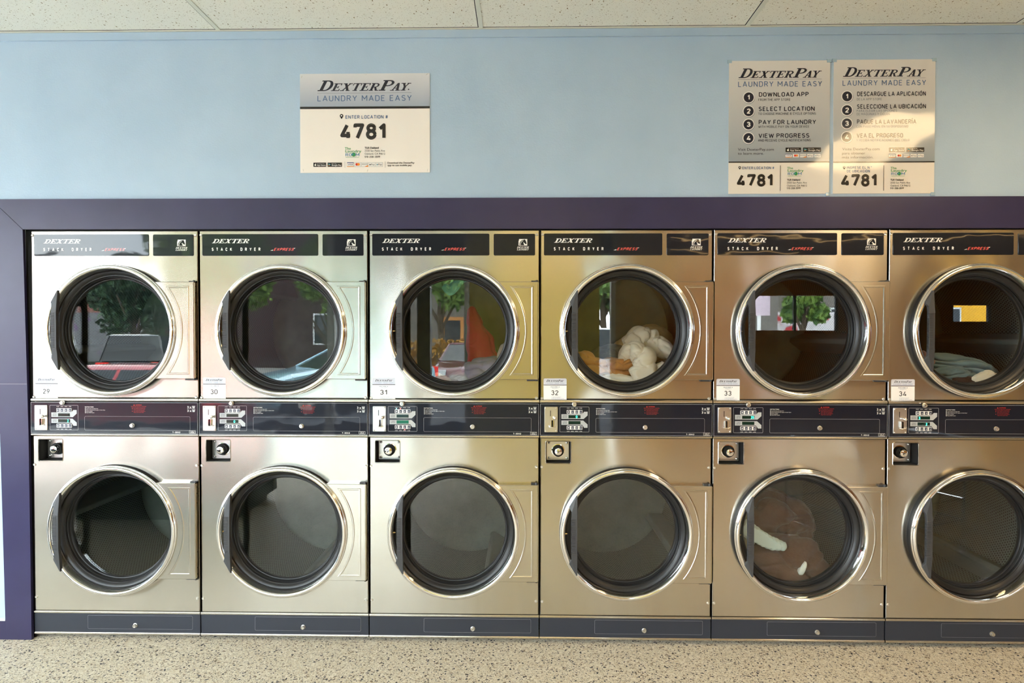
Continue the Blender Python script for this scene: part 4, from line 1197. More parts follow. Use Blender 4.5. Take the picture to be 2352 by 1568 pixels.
def poster_landscape():
    r = empty('poster', (0, 0, 0))
    tag(r, 'white landscape payment sign stapled to the blue wall, number 4781, over the dryers with stickers 30 and 31', 'sign')
    r['label'] = 'white landscape payment sign with large 4781, stapled alone on the blue wall'
    X0, X1, Z0, Z1 = 1.2835, 1.8888, 2.1992, 2.6571
    L = Layout(172, 1903, 120, 1437, X0, X1, Z1, Z0)
    mb = MB(); mb.box(X0, X1, -0.0030, -0.0004, Z0, Z1)
    build('sheet', mb, 'lam_small', r)
    grad = gradient_print('poster_heading_fade', srgb(218, 218, 220), srgb(166, 176, 190), Z1, L.z(560), wave=0.002, scale=6, coat=0.25, crough=0.25)
    mb = MB(); L.r(mb, 172, 1903, 120, 560, -0.0034); o = build('heading_band', mb, grad, r); o['label'] = 'grey fading heading band'
    q = MB(); y = -0.0040
    slab(q, 'DEXTERPAY', L.x(405), L.x(1660), L.z(350), 140 * L.kv, y, 0, shear=0.42, small=0.72, bigs=(0, 6))
    L.c(q, 1622, 334, 9, y, 0, 10)
    L.r(q, 405, 1660, 376, 380, y, 2)
    L.t(q, 'LAUNDRY MADE EASY', 405, 1662, 487, 78, y, 1, 0.0, 1.15)
    L.r(q, 172, 1903, 558, 588, y, 3)
    pin(L, q, 727, 680, 23, y)
    L.t(q, 'ENTER LOCATION #', 780, 1342, 721, 48, y, 1, 0.02)
    L.t(q, '4781', 708, 1315, 1000, 218, y, 3, 0.046, 0.85)
    shop_logo(L, q, 770, 990, 1096, 1230, y)
    for s, u1, v, b in (('TLR Oakland', 1223, 1119, .03), ('2550 San Pablo Ave', 1304, 1159, 0), ('Oakland, CA 94612', 1308, 1199, 0), ('510-208-3599', 1240, 1240, .03)):
        L.t(q, s, 1035, u1, v, 25, y, 3, b)
    badges(L, q, (348, 520), (538, 731), 800, 1282, 1302, 1358, 1300, 1360, y)
    L.r(q, 768, 771, 1290, 1370, y, 2); L.r(q, 1308, 1311, 1290, 1370, y, 3)
    L.t(q, 'Download the DexterPay', 1340, 1700, 1319, 23, y, 3, .02); L.t(q, 'app to use mobile pay.', 1340, 1667, 1352, 23, y, 3, .02)
    build('lettering', q, INKS, r)
    for u, v, a in ((195, 158, 1.3), (1052, 133, 0.05), (1866, 135, 0.6), (210, 1402, 1.7), (1072, 1410, 1.2), (1870, 1408, 1.3)):
        q = MB(); du, dv = 15 * math.cos(a), -15 * math.sin(a)
        q.tube([(L.x(u - du), -0.0038, L.z(v - dv)), (L.x(u + du), -0.0038, L.z(v + dv))], 0.0009, 6)
        build('staple', q, 'satin', r)
poster_landscape()

def poster_steps(label, X0, X1, Z0, Z1, sheet, steps, visit, loc, dx, phone_v):
    r = empty('poster', (0, 0, 0)); tag(r, label, 'sign', 'laminated instruction signs')
    u0, u1, v0, v1 = sheet
    L = Layout(u0, u1, v0, v1, X0, X1, Z1, Z0)
    mb = MB(); mb.box(X0, X1, -0.0030, -0.0004, Z0, Z1)
    build('sheet', mb, 'laminate', r)
    vl = 1164
    grad = gradient_print('poster_fade', srgb(224, 220, 214), srgb(150, 160, 168), Z1, L.z(vl), wave=0.006, scale=3.2, crough=0.08)
    mb = MB(); L.r(mb, u0, u1, v0, vl, -0.0034); o = build('heading_band', mb, grad, r); o['label'] = 'grey fading upper band'
    q = MB(); y = -0.0040
    d = dx
    slab(q, 'DEXTERPAY', L.x(208 + d[0]), L.x(1085 + d[0]), L.z(276 + d[1]), 100 * L.kv, y, 0, shear=0.42, small=0.72, bigs=(0, 6))
    L.r(q, 205 + d[0], 1083 + d[0], 290 + d[1], 293 + d[1], y, 2)
    L.t(q, 'LAUNDRY MADE EASY', 205 + d[0], 1087 + d[0], 370 + d[1], 58, y, 1, 0.0, 1.15)
    for (s, a1, vb, subs) in steps:
        L.t(q, s, 424 + d[2], a1, vb, 48, y, 0, 0.02)
        for s2, b1, v2 in subs:
            L.t(q, s2, 420 + d[2], b1, v2, 25, y, 0 if d[2] == 0 else 2, 0.0)
    for s, b1, v in visit:
        L.t(q, s, 208 + d[0], b1, v, 27, y, 3, 0.0)
    badges(L, q, (710 + d[3], 873 + d[3]), (893 + d[3], 1082 + d[3]), 708 + d[3], 1086 + d[3], 1012, 1060, 1080, 1118, y)
    L.r(q, u0, u1, vl - 6, vl + 7, y, 3)
    pin(L, q, 228 + d[4], 1220, 13, y)
    for s, a1, v in loc:
        L.t(q, s, 256 + d[4], a1, v, 28, y, 1, 0.02)
    L.t(q, '4781', 198 + d[0], 576 + d[0], 1425, 134, y, 3, 0.046, 0.85)
    L.r(q, 654 + d[3], 659 + d[3], 1200, 1468, y, 3)
    shop_logo(L, q, 728 + d[3], 902 + d[3], 1215, 1312, y)
    for s, b1, v, b in (('TLR Oakland', 866, 1362, .03), ('2550 San Pablo Ave', 936, 1393, 0), ('Oakland, CA 94612', 938, 1424, 0), ('510-208-3599', 870, 1452, .03)):
        L.t(q, s, 727 + d[3], b1 + d[3], v, 19, y, 3, b)
    build('lettering', q, INKS, r)
    for k in range(4):
        v = (481, 626, 766, 910)[k] + d[5]; u = 318 + d[2]
        q = MB(); L.c(q, u, v, 62, -0.0039, 6, 36); L.c(q, u + 3, v + 4, 63, -0.0037, 2, 36); L.c(q, u, v, 53, -0.0042, 0, 36)
        L.t(q, '1234'[k], u - (12 if k == 0 else 20), u + (10 if k == 0 else 20), v + 27, 54, -0.0046, 6, 0.04)
        b = build('number_badge', q, INKS, r); b['label'] = 'round dark badge with a white ' + '1234'[k]
    for a, b in ((X0 + .004, Z1), (X1 - .004, Z1), (X1 - .004, Z0)):
        q = MB(); q.box(a - 0.011, a + 0.008, -0.0052, -0.0003, b - 0.010, b + 0.005)
        build('tape', q, 'tape', r)
poster_steps('grey and white English instruction sign reading DOWNLOAD APP, on the blue wall', 3.2665, 3.7260, 2.0955, 2.7030, (110, 1172, 95, 1500),
    [('DOWNLOAD APP', 948, 475, [('FROM THE APP STORE', 755, 519)]),
     ('SELECT LOCATION', 1012, 627, [('TO CHOOSE MACHINE & CYCLE OPTIONS', 1025, 667)]),
     ('PAY FOR LAUNDRY', 1027, 767, [('WITH MOBILE PAY ON YOUR DEVICE', 955, 804)]),
     ('VIEW PROGRESS', 958, 910, [('AND RECEIVE CYCLE NOTIFICATIONS', 973, 948)])],
    [('Visit DexterPay.com', 586, 1044), ('to learn more.', 480, 1086)], [('ENTER LOCATION #', 590, 1240)], (0, 0, 0, 0, 0, 0), 1452)
poster_steps('grey and white Spanish instruction sign reading DESCARGUE LA APLICACI\u00d3N, on the blue wall', 3.7430, 4.2020, 2.0953, 2.7048, (66, 1140, 85, 1497),
    [('DESCARGUE LA APLICACI\u00d3N', 1040, 470, [('DE LA APP STORE', 575, 514)]),
     ('SELECCIONE LA UBICACI\u00d3N', 1043, 603, [('PARA ELEGIR LAS OPCIONES', 738, 637), ('DE M\u00c1QUINAS Y CICLOS', 662, 671)]),
     ('PAGUE LA LAVANDER\u00cdA', 942, 763, [('CON PAGO M\u00d3VIL EN SU DISPOSITIVO', 858, 802)]),
     ('VEA EL PROGRESO', 804, 908, [('Y RECIBA NOTIFICACIONES DEL CICLO', 872, 947)])],
    [('Visite DexterPay.com', 556, 1040), ('para obtener', 404, 1084), ('m\u00e1s informaci\u00f3n.', 492, 1126)], [('INGRESE EL N.\u00ba', 476, 1236), ('DE UBICACI\u00d3N', 456, 1274)], (-47, -11, -110, -52, -44, -10), 1440)

# ------------------------------------------------------------------ laundry in the drums
def cloth_mat(name, c, rough=0.9):
    m, t, b = newmat(name)
    b.inputs['Base Color'].default_value = (*c, 1); b.inputs['Roughness'].default_value = rough
    b.inputs['Sheen Weight'].default_value = 0.2
    g = node(t, 'ShaderNodeNewGeometry')
    n = node(t, 'ShaderNodeTexNoise'); n.noise_type = 'RIDGED_MULTIFRACTAL'; n.inputs['Scale'].default_value = 11; n.inputs['Detail'].default_value = 4; n.inputs['Distortion'].default_value = 0.6
    t.links.new(g.outputs['Position'], n.inputs['Vector'])
    bp = node(t, 'ShaderNodeBump', invert=True); bp.inputs['Strength'].default_value = 0.8; bp.inputs['Distance'].default_value = 0.007
    t.links.new(n.outputs['Fac'], bp.inputs['Height']); t.links.new(bp.outputs['Normal'], b.inputs['Normal'])
    return m

def inside(p, drum):
    """keep a point of cloth within its drum"""
    k, cz = drum
    cx = 0.8 * k + CX
    dx, dz = p.x - cx, p.z - cz
    r = math.hypot(dx, dz); R = DR - 0.008
    if r > R:
        p.x = cx + dx * R / r; p.z = cz + dz * R / r
    p.y = min(max(p.y, 0.068), DY1 - 0.02)
    return p

def fold(v):
    """sharp valley, round ridge"""
    return abs(math.sin(v)) ** 0.55

def lump(name, label, cat, m, loc, size, rot=0.0, seed=0, folds=5.0, amp=0.16, fold_rot=0.5, group='laundry in the drums', drum=None):
    """a crumpled garment: a soft heap with creases running mostly one way and wandering"""
    bm = bmesh.new(); bmesh.ops.create_icosphere(bm, subdivisions=6, radius=1.0)
    off = Vector((seed * 7.3, seed * 3.1, seed * 5.7))
    fd = Vector((math.cos(fold_rot), 0.3, math.sin(fold_rot))).normalized()
    f2 = Vector((-math.sin(fold_rot), 0.2, math.cos(fold_rot))).normalized()
    c, s_ = math.cos(rot), math.sin(rot)
    for v in bm.verts:
        p = v.co.copy()
        w1 = noise.noise_vector(p * 0.9 + off) * 0.9
        w2 = noise.noise_vector(p * 2.4 + off * 1.7) * 0.25
        a1 = fold((p + w1 + w2).dot(fd) * folds)
        gate = 0.5 + 0.5 * noise.noise(p * 1.4 + off * 3)
        a2 = fold((p + w1 * 1.3 - w2).dot(f2) * folds * 0.7 + 1.0)
        big = noise.noise(p * 1.1 + off * 2)
        d = 1.0 + amp * 2.0 * (a1 - 0.75) + amp * 1.4 * gate * (a2 - 0.75) + 0.30 * big + 0.03 * noise.noise(p * 7.0 + off)
        q = p * d
        if q.z < -0.45: q.z = -0.45 + (q.z + 0.45) * 0.3
        x, y, z = q.x * size[0], q.y * size[1], q.z * size[2]
        P = Vector((loc[0] + x * c - z * s_, loc[1] + y, loc[2] + x * s_ + z * c))
        if drum: P = inside(P, drum)
        v.co = P - Vector(loc)
    me = bpy.data.meshes.new(name); bm.to_mesh(me); bm.free()
    me.materials.append(m); me.polygons.foreach_set('use_smooth', [True] * len(me.polygons))
    o = bpy.data.objects.new(name, me); COL.objects.link(o)
    o.location = loc
    tag(o, label, cat, group)
    return o

def twist(name, label, cat, m, path, rads, seed=0, ridges=5, tw=3.0, amp=0.16, flat=0.8, group='laundry in the drums', cross=0.0, drum=None):
    """a twisted or gathered roll of cloth following a path"""
    P = [Vector(p) for p in path]; n = 150; N = 72
    def at(t):
        k = t * (len(P) - 1); i = min(int(k), len(P) - 2); f = k - i
        p0 = P[max(i - 1, 0)]; p1 = P[i]; p2 = P[i + 1]; p3 = P[min(i + 2, len(P) - 1)]
        return 0.5 * ((2 * p1) + (p2 - p0) * f + (2 * p0 - 5 * p1 + 4 * p2 - p3) * f * f + (3 * p1 - p0 - 3 * p2 + p3) * f ** 3)
    def rad(t):
        k = t * (len(rads) - 1); i = min(int(k), len(rads) - 2); f = k - i; f = f * f * (3 - 2 * f)
        return rads[i] * (1 - f) + rads[i + 1] * f
    Ls = []; ref = Vector((0, 1, 0))
    for i in range(n + 1):
        t = i / n; c = at(t); d = (at(min(t + .01, 1)) - at(max(t - .01, 0))).normalized()
        a = d.cross(ref).normalized(); b = a.cross(d).normalized(); ref = b
        L = []
        for k in range(N):
            th = 2 * PI * k / N
            w_ = noise.noise(Vector((math.cos(th) * 1.3, math.sin(th) * 1.3, t * 5 + seed * 9.1)))
            w2 = noise.noise(Vector((math.cos(th) * 2.6, math.sin(th) * 2.6, t * 11 + seed * 4.1)))
            rg = fold(th * ridges / 2 + tw * t * 2 + w_ * 1.6 + w2 * .6)
            cr = fold(t * cross + math.sin(th + seed) * 0.7 + w_ * 0.7 + w2 * .3) if cross else 0.75
            r_ = rad(t) * (1 + amp * 1.5 * (rg - 0.75) + amp * 2.0 * (cr - 0.75) + 0.11 * w_ + 0.03 * w2)
            e = min(1.0, math.sin(PI * min(max(t, 0.001), 0.999)) * 5)
            r_ *= e ** 0.6
            q = c + (math.cos(th) * a + math.sin(th) * b * flat) * r_
            L.append(inside(q, drum) if drum else q)
        Ls.append(L)
    mb = MB(); mb.loops(Ls, 0, cap0=True, cap1=True)
    o = build(name, mb, m, recalc=True)
    o.data.polygons.foreach_set('use_smooth', [True] * len(o.data.polygons))
    tag(o, label, cat, group)
    return o

def D(k, lx, y, z): return (0.8 * k + lx, y, z)
G31, G32, G33, G34 = ('laundry in the drum of machine %d' % n for n in (31, 32, 33, 34))
U31, U32, L33, U34 = (2, CU), (3, CU), (4, CLZ), (5, CU)
# machine 31, upper drum
lump('grey_shirt', 'mauve grey shirt bunched at the lower right of the drum over sticker 31', 'clothing', cloth_mat('mauve_grey_cotton', srgb(150, 138, 162)), D(2, 0.53, 0.32, 1.235), (0.16, 0.15, 0.10), 0.25, 3, 4, 0.12, 1.1, G31, U31)
lump('grey_sheet', 'pale grey sheet lying at the bottom of the drum over sticker 31', 'clothing', cloth_mat('pale_grey_cotton', srgb(178, 174, 184)), D(2, 0.40, 0.24, 1.19), (0.12, 0.12, 0.06), 0.1, 8, 3, 0.10, 0.5, G31, U31)
twist('red_shirt', 'bright red shirt hanging upright in the drum over sticker 31', 'clothing', cloth_mat('red_cotton', srgb(214, 0, 56)), [D(2, 0.44, 0.48, 1.60), D(2, 0.46, 0.47, 1.50), D(2, 0.49, 0.46, 1.39), D(2, 0.51, 0.44, 1.27)], [0.02, 0.045, 0.075, 0.09], 4, 4, 0.6, 0.12, 0.6, G31, drum=U31)
twist('teal_cloth', 'teal cloth caught at the top of the drum over sticker 31', 'clothing', cloth_mat('teal_cotton', srgb(84, 150, 156)), [D(2, 0.33, 0.16, 1.69), D(2, 0.37, 0.15, 1.66), D(2, 0.41, 0.16, 1.72), D(2, 0.48, 0.20, 1.75)], [0.018, 0.022, 0.03, 0.03], 6, 4, 2, 0.14, 0.5, G31, drum=U31)
lump('white_sock', 'white striped sock at the bottom of the drum over sticker 31', 'sock', cloth_mat('white_sock_knit', srgb(228, 224, 222)), D(2, 0.325, 0.12, 1.215), (0.05, 0.04, 0.036), -0.8, 5, 4, 0.10, 0.3, G31, U31)
lump('beige_towel', 'beige towel against the right side of the drum over sticker 31', 'towel', cloth_mat('beige_terry', srgb(168, 150, 140)), D(2, 0.655, 0.26, 1.35), (0.055, 0.10, 0.10), -0.4, 9, 3, 0.12, 0.8, G31, U31)
lump('brown_sock', 'small brown sock at the lower left of the drum over sticker 31', 'sock', cloth_mat('rust_knit', srgb(168, 116, 96)), D(2, 0.235, 0.14, 1.235), (0.045, 0.05, 0.028), -0.6, 11, 4, 0.12, 0.3, G31, U31)
# machine 32, upper drum
lump('tan_jacket', 'tan brown jacket lying at the left of the drum over sticker 32', 'clothing', cloth_mat('tan_canvas', srgb(214, 158, 92)), D(3, 0.245, 0.16, 1.285), (0.115, 0.09, 0.070), -0.35, 21, 3.0, 0.16, 2.0, G32, U32)
lump('brown_trousers', 'brown trousers in the middle of the drum over sticker 32', 'clothing', cloth_mat('brown_canvas', srgb(196, 138, 76)), D(3, 0.375, 0.19, 1.275), (0.10, 0.09, 0.065), 0.05, 24, 3.0, 0.16, 0.9, G32, U32)
lump('white_towel', 'white towel at the very bottom of the drum over sticker 32', 'towel', cloth_mat('white_terry', srgb(238, 232, 218)), D(3, 0.375, 0.105, 1.222), (0.105, 0.036, 0.040), -0.10, 31, 2.0, 0.12, 0.4, G32, U32)
CR = cloth_mat('cream_fleece', srgb(226, 214, 198))
twist('cream_blanket', 'thick cream blanket twisted into folds at the right of the drum over sticker 32', 'blanket', CR,
      [D(3, 0.455, 0.10, 1.185), D(3, 0.495, 0.105, 1.255), D(3, 0.505, 0.12, 1.33), D(3, 0.455, 0.15, 1.375), D(3, 0.415, 0.17, 1.33), D(3, 0.43, 0.18, 1.285)], [0.035, 0.060, 0.060, 0.045, 0.034, 0.026], 2, 1, 0.6, 0.15, 0.8, G32, cross=20, drum=U32)
twist('cream_sleeve', 'cream sleeve draped over the top of the heap in the drum over sticker 32', 'clothing', cloth_mat('pale_fleece', srgb(220, 206, 188)),
      [D(3, 0.44, 0.24, 1.375), D(3, 0.52, 0.24, 1.425), D(3, 0.58, 0.22, 1.395), D(3, 0.665, 0.16, 1.345)], [0.045, 0.066, 0.054, 0.032], 7, 1, 0.6, 0.14, 0.8, G32, cross=13, drum=U32)
twist('cream_cuff', 'cream cuff lying along the lower right of the drum over sticker 32', 'clothing', cloth_mat('cuff_fleece', srgb(222, 212, 198)),
      [D(3, 0.48, 0.13, 1.205), D(3, 0.55, 0.125, 1.245), D(3, 0.62, 0.125, 1.30)], [0.036, 0.046, 0.03], 13, 1, 0.6, 0.14, 0.8, G32, cross=10, drum=U32)
lump('khaki_shirt', 'khaki shirt behind the cream blanket in the drum over sticker 32', 'clothing', cloth_mat('khaki_cotton', srgb(186, 154, 108)), D(3, 0.56, 0.40, 1.36), (0.15, 0.09, 0.12), 0.2, 41, 3, 0.08, 0.2, G32, U32)
lump('grey_sweater', 'dark grey garment behind the brown trousers in the drum over sticker 32', 'clothing', cloth_mat('grey_wool', srgb(120, 118, 112)), D(3, 0.385, 0.38, 1.32), (0.10, 0.08, 0.08), 0.0, 43, 3, 0.08, 0.5, G32, U32)
# machine 33, lower drum
BR = cloth_mat('dark_brown_fleece', srgb(92, 62, 46))
lump('brown_blanket', 'dark brown blanket filling the lower drum under sticker 33', 'blanket', BR, D(4, 0.40, 0.20, 0.325), (0.22, 0.12, 0.115), 0.0, 51, 3.0, 0.15, 0.3, G33, L33)
lump('brown_coat', 'reddish brown coat heaped high in the lower drum under sticker 33', 'clothing', cloth_mat('red_brown_wool', srgb(98, 58, 40)), D(4, 0.45, 0.38, 0.47), (0.19, 0.13, 0.14), -0.45, 55, 3.0, 0.15, 0.8, G33, L33)
lump('sage_cloth', 'sage green cloth at the left of the lower drum under sticker 33', 'clothing', cloth_mat('sage_cotton', srgb(164, 166, 138)), D(4, 0.185, 0.20, 0.50), (0.075, 0.09, 0.19), 0.15, 61, 3.2, 0.14, 1.4, G33, L33)
twist('pale_sleeve', 'pale blue ribbed sleeve crossing the lower drum under sticker 33', 'clothing', cloth_mat('pale_blue_knit', srgb(196, 210, 206)),
      [D(4, 0.17, 0.10, 0.535), D(4, 0.24, 0.085, 0.49), D(4, 0.31, 0.085, 0.452), D(4, 0.385, 0.09, 0.432)], [0.042, 0.036, 0.030, 0.020], 14, 2, 0.4, 0.06, 0.8, G33, cross=34, drum=L33)
lump('white_tip', 'small white cloth tip low in the lower drum under sticker 33', 'clothing', cloth_mat('white_cotton', srgb(226, 228, 220)), D(4, 0.455, 0.085, 0.325), (0.014, 0.016, 0.042), -0.5, 66, 3, 0.08, 1.2, G33, L33)
# machine 34, upper drum
lump('slate_trousers', 'slate blue trousers spread across the drum over sticker 34', 'clothing', cloth_mat('slate_denim', srgb(112, 138, 152)), D(5, 0.44, 0.24, 1.275), (0.21, 0.15, 0.075), -0.10, 71, 4, 0.15, 1.4, G34, U34)
lump('slate_shirt', 'slate shirt folded at the front of the drum over sticker 34', 'clothing', cloth_mat('slate_cotton', srgb(100, 124, 138)), D(5, 0.35, 0.12, 1.25), (0.13, 0.05, 0.05), 0.15, 74, 5, 0.12, 1.9, G34, U34)
lump('mauve_scarf', 'mauve patterned scarf at the left of the drum over sticker 34', 'scarf', cloth_mat('mauve_knit', srgb(156, 124, 130)), D(5, 0.225, 0.17, 1.325), (0.08, 0.08, 0.055), -0.5, 77, 4, 0.12, 0.4, G34, U34)
lump('black_sock', 'black brown sock at the bottom of the drum over sticker 34', 'sock', cloth_mat('black_brown_knit', srgb(52, 36, 36)), D(5, 0.40, 0.085, 1.222), (0.06, 0.03, 0.036), 0.0, 81, 3, 0.10, 0.8, G34, U34)
lump('white_shirt', 'white shirt corner at the bottom right of the drum over sticker 34', 'clothing', cloth_mat('off_white_cotton', srgb(228, 220, 206)), D(5, 0.505, 0.095, 1.24), (0.075, 0.035, 0.034), 0.2, 84, 3, 0.12, 0.3, G34, U34)

# ------------------------------------------------------------------ the street outside, seen mirrored in the door glass and steel
GZ = -0.3
M['asphalt'] = noise_color('asphalt', srgb(92, 94, 98), srgb(112, 114, 116), 8, 0.85)
M['concrete'] = noise_color('pavement_concrete', srgb(150, 146, 140), srgb(168, 164, 156), 5, 0.85)
M['car_glass'] = mat('dark_car_glass', (0.02, 0.025, 0.03), 0.05)
M['tyre'] = mat('tyre_rubber', (0.015, 0.015, 0.015), 0.7)
M['bark'] = noise_color('tree_bark', srgb(70, 58, 46), srgb(96, 82, 66), 20, 0.9)
M['tail_red'] = mat('tail_lamp_red', srgb(220, 24, 20), 0.2, emit=(1, 0.05, 0.03), es=1.5)
M['lane'] = mat('road_paint', srgb(216, 190, 110), 0.7)
def brick(name, c1, c2, mortar, scale=1.0):
    m, t, b = newmat(name)
    g = node(t, 'ShaderNodeNewGeometry')
    sx = node(t, 'ShaderNodeSeparateXYZ'); t.links.new(g.outputs['Position'], sx.inputs[0])
    cb = node(t, 'ShaderNodeCombineXYZ'); t.links.new(sx.outputs['X'], cb.inputs['X']); t.links.new(sx.outputs['Z'], cb.inputs['Y'])
    bt = node(t, 'ShaderNodeTexBrick'); bt.inputs['Scale'].default_value = 4.0 * scale
    bt.inputs['Color1'].default_value = (*c1, 1); bt.inputs['Color2'].default_value = (*c2, 1); bt.inputs['Mortar'].default_value = (*mortar, 1)
    t.links.new(cb.outputs[0], bt.inputs['Vector']); t.links.new(bt.outputs['Color'], b.inputs['Base Color'])
    b.inputs['Roughness'].default_value = 0.85
    return m
M['brick_red'] = brick('red_brick', srgb(150, 84, 70), srgb(128, 70, 60), srgb(150, 130, 120))
M['brick_dark'] = brick('dark_red_brick', srgb(70, 44, 44), srgb(60, 40, 42), srgb(66, 56, 54))

def street():
    mb = MB(); mb.box(-60, 60, -70, -17.9, GZ - 0.2, GZ + 0.12); mb.box(-60, 3.99, -5.8, -4.76, GZ - 0.2, GZ + 0.12); mb.box(3.99, 60, -9.0, -8.16, GZ - 0.2, GZ + 0.12)
    struct('pavement', mb, 'concrete', 'street pavement')
    mb = MB(); mb.box(-60, 3.99, -17.9, -5.8, GZ - 0.2, GZ); mb.box(3.99, 60, -17.9, -9.0, GZ - 0.2, GZ)
    for k in range(-8, 8):
        mb.box(k * 5, k * 5 + 2.4, -13.7, -13.58, GZ, GZ + 0.004, 1)
    mb.box(-60, 60, -16.9, -16.78, GZ, GZ + 0.004, 1)
    struct('road', mb, ['asphalt', 'lane'], 'asphalt street')
street()

def car(name, label, loc, heading, paint, L=4.4, W=1.78, H=1.45, wagon=False):
    """heading 0 points the bonnet along +X"""
    r = empty(name, (loc[0], loc[1], GZ)); r.rotation_euler = (0, 0, heading); tag(r, label, 'car', 'parked cars in the street')
    pm = mat('car_paint_' + name, paint, 0.25, 0.2, 1.0)
    h = L / 2
    low = [(-h, .35), (-h + .02, .62), (-h + .06, .92), (-h + .55, 1.0), (h - 1.25, .96), (h - .35, .80), (h - .05, .66), (h, .40), (h - .06, .24), (-h + .06, .24)]
    q = MB(); Ls = []
    for yy, k in ((-W / 2 + .04, .0), (-W / 2, .03), (-W / 2 + .03, -.0), (W / 2 - .03, 0), (W / 2, .03), (W / 2 - .04, 0)):
        pass
    for yy, s, dz in ((-W / 2, .97, .02), (-W / 2 + .10, 1.0, .0), (W / 2 - .10, 1.0, .0), (W / 2, .97, .02)):
        Ls.append([(x * s, yy, .24 + (z - .24) * (1 - dz * 2) ) for x, z in low])
    q.loops(Ls, 0, cap0=True, cap1=True)
    build('body', q, pm, r, smooth=50, recalc=True)
    rear = -h + .12 if wagon else -h + .75
    q = MB(); zt = H - .05
    base = [(rear, .95), (h - 1.2, .95)]; top = [(rear + (.18 if wagon else .62), zt), (h - 2.05, zt)]
    b = [(base[0][0], -W / 2 + .06, .95), (base[1][0], -W / 2 + .06, .95), (base[1][0], W / 2 - .06, .95), (base[0][0], W / 2 - .06, .95)]
    t_ = [(top[0][0], -W / 2 + .24, zt), (top[1][0], -W / 2 + .24, zt), (top[1][0], W / 2 - .24, zt), (top[0][0], W / 2 - .24, zt)]
    q.loops([b, t_], 0)
    build('window', q, 'car_glass', r)
    q = MB()
    e = [(x + (.02 if i in (1, 2) else -.02), y, z) for i, (x, y, z) in enumerate(t_)]
    u = [(x * .96, y * .9, H) for x, y, z in t_]
    q.loops([e, u], 0, cap1=True)
    for i in range(4):
        q.tube([b[i], t_[i]], .03, 6)
    for s in (0, 2):
        xm = (base[0][0] + base[1][0]) / 2 - .1
        yb = b[s][1]; yt = t_[s][1]
        q.tube([(xm, yb, .95), (xm, yt, zt)], .025, 6)
    build('roof', q, pm, r, smooth=40)
    for x in (-h + .85, h - .9):
        for s in (-1, 1):
            q = MB(); q.lathe([(0, .02), (.16, .015), (.20, .0)], 0, 0, 20, 1); q.lathe([(.2, .0), (.21, -.005), (.30, .0), (.325, .04), (.325, .18), (.2, .2)], 0, 0, 24, 0)
            w_ = build('wheel', q, ['tyre', 'satin'], r, smooth=40); w_.location = (x, s * (W / 2 - .02), .325); w_.rotation_euler = (0, 0, 0 if s < 0 else PI)
    for s in (-1, 1):
        q = MB(); q.box(h - .22, h - .02, s * (W / 2 - .22) - .16, s * (W / 2 - .22) + .16, .60, .74); build('headlamp', q, 'paint_white', r)
        q = MB(); q.box(-h - .01, -h + .12, s * (W / 2 - .18) - .15, s * (W / 2 - .18) + .15, .68, .92); build('tail_lamp', q, 'tail_red', r)
    q = MB(); q.box(h - .06, h + .01, -.42, .42, .46, .62); build('grille', q, 'satin', r)
    q = MB(); q.box(-h - .02, -h + .02, -.26, .26, .56, .68); build('number_plate', q, 'paint_white', r)
    return r
car('red_car', 'red hatchback parked nearest the storefront at the far end', (-4.6, -7.1), PI, srgb(190, 36, 46), H=1.22, wagon=True)
car('black_sedan', 'black sedan parked across the street beside the graffiti wall', (-12.6, -15.2), 0, srgb(30, 30, 34))
car('dark_suv', 'dark suv with lit red tail lamps parked across the street', (-8.95, -15.9), -1.75, srgb(36, 38, 44), H=1.7, wagon=True)
car('light_blue_car', 'light blue car parked in front of the pale storefront post', (-1.9, -11.4), PI - 0.7, srgb(150, 190, 206), L=4.1)
car('burgundy_car', 'burgundy car facing the storefront across the street', (0.75, -15.6), PI / 2, srgb(90, 26, 36))
car('white_van', 'white van parked across the street opposite the narrow window', (5.2, -16.2), 0, srgb(226, 228, 232), L=4.8, H=1.9, wagon=True)

def tree(label, x, y, h, cw, cz0, seed, c0, c1):
    r = empty('street_tree', (x, y, GZ)); tag(r, label, 'tree', 'street trees')
    rnd = random.Random(seed)
    q = MB(); q.tube([(0, 0, 0), (0.05, 0, cz0 * .5), (-0.05, 0.05, cz0 + .3), (0.1, 0, h * .75)], [.16, .13, .11, .04], 10)
    for k in range(5):
        a = rnd.uniform(0, 2 * PI); q.tube([(0, 0, cz0 * .8 + k * .15), (math.cos(a) * cw * .3, math.sin(a) * cw * .3, cz0 + .8 + k * .3)], [.07, .03], 6)
    build('trunk', q, 'bark', r, smooth=60)
    q = MB(); cc = (cz0 + h) / 2; hz = (h - cz0) / 2
    blobs = []
    for k in range(16):
        a = rnd.uniform(0, 2 * PI); e = rnd.uniform(-.8, .9); rr_ = rnd.uniform(.25, .75)
        blobs.append((math.cos(a) * cw / 2 * rr_, math.sin(a) * cw / 2 * rr_, cc + e * hz * .75, rnd.uniform(.28, .45) * cw / 2))
    for k in range(5600):
        bx, by, bz, br = blobs[k % 16]
        d = Vector((rnd.gauss(0, 1), rnd.gauss(0, 1), rnd.gauss(0, 1))).normalized() * br * rnd.uniform(.55, 1.1)
        c = Vector((bx, by, bz)) + d
        u = Vector((rnd.gauss(0, 1), rnd.gauss(0, 1), rnd.gauss(0, 1))).normalized(); v = u.orthogonal().normalized(); s = rnd.uniform(.10, .19)
        q.add([c - u * s, c + v * s * .6, c + u * s, c - v * s * .6], [(0, 1, 2, 3)], 0)
    build('foliage', q, noise_color('tree_leaves', c0, c1, 2.5, 0.6), r)
G0, G1 = srgb(62, 100, 48), srgb(140, 170, 78)
D0, D1 = srgb(40, 66, 48), srgb(78, 112, 72)
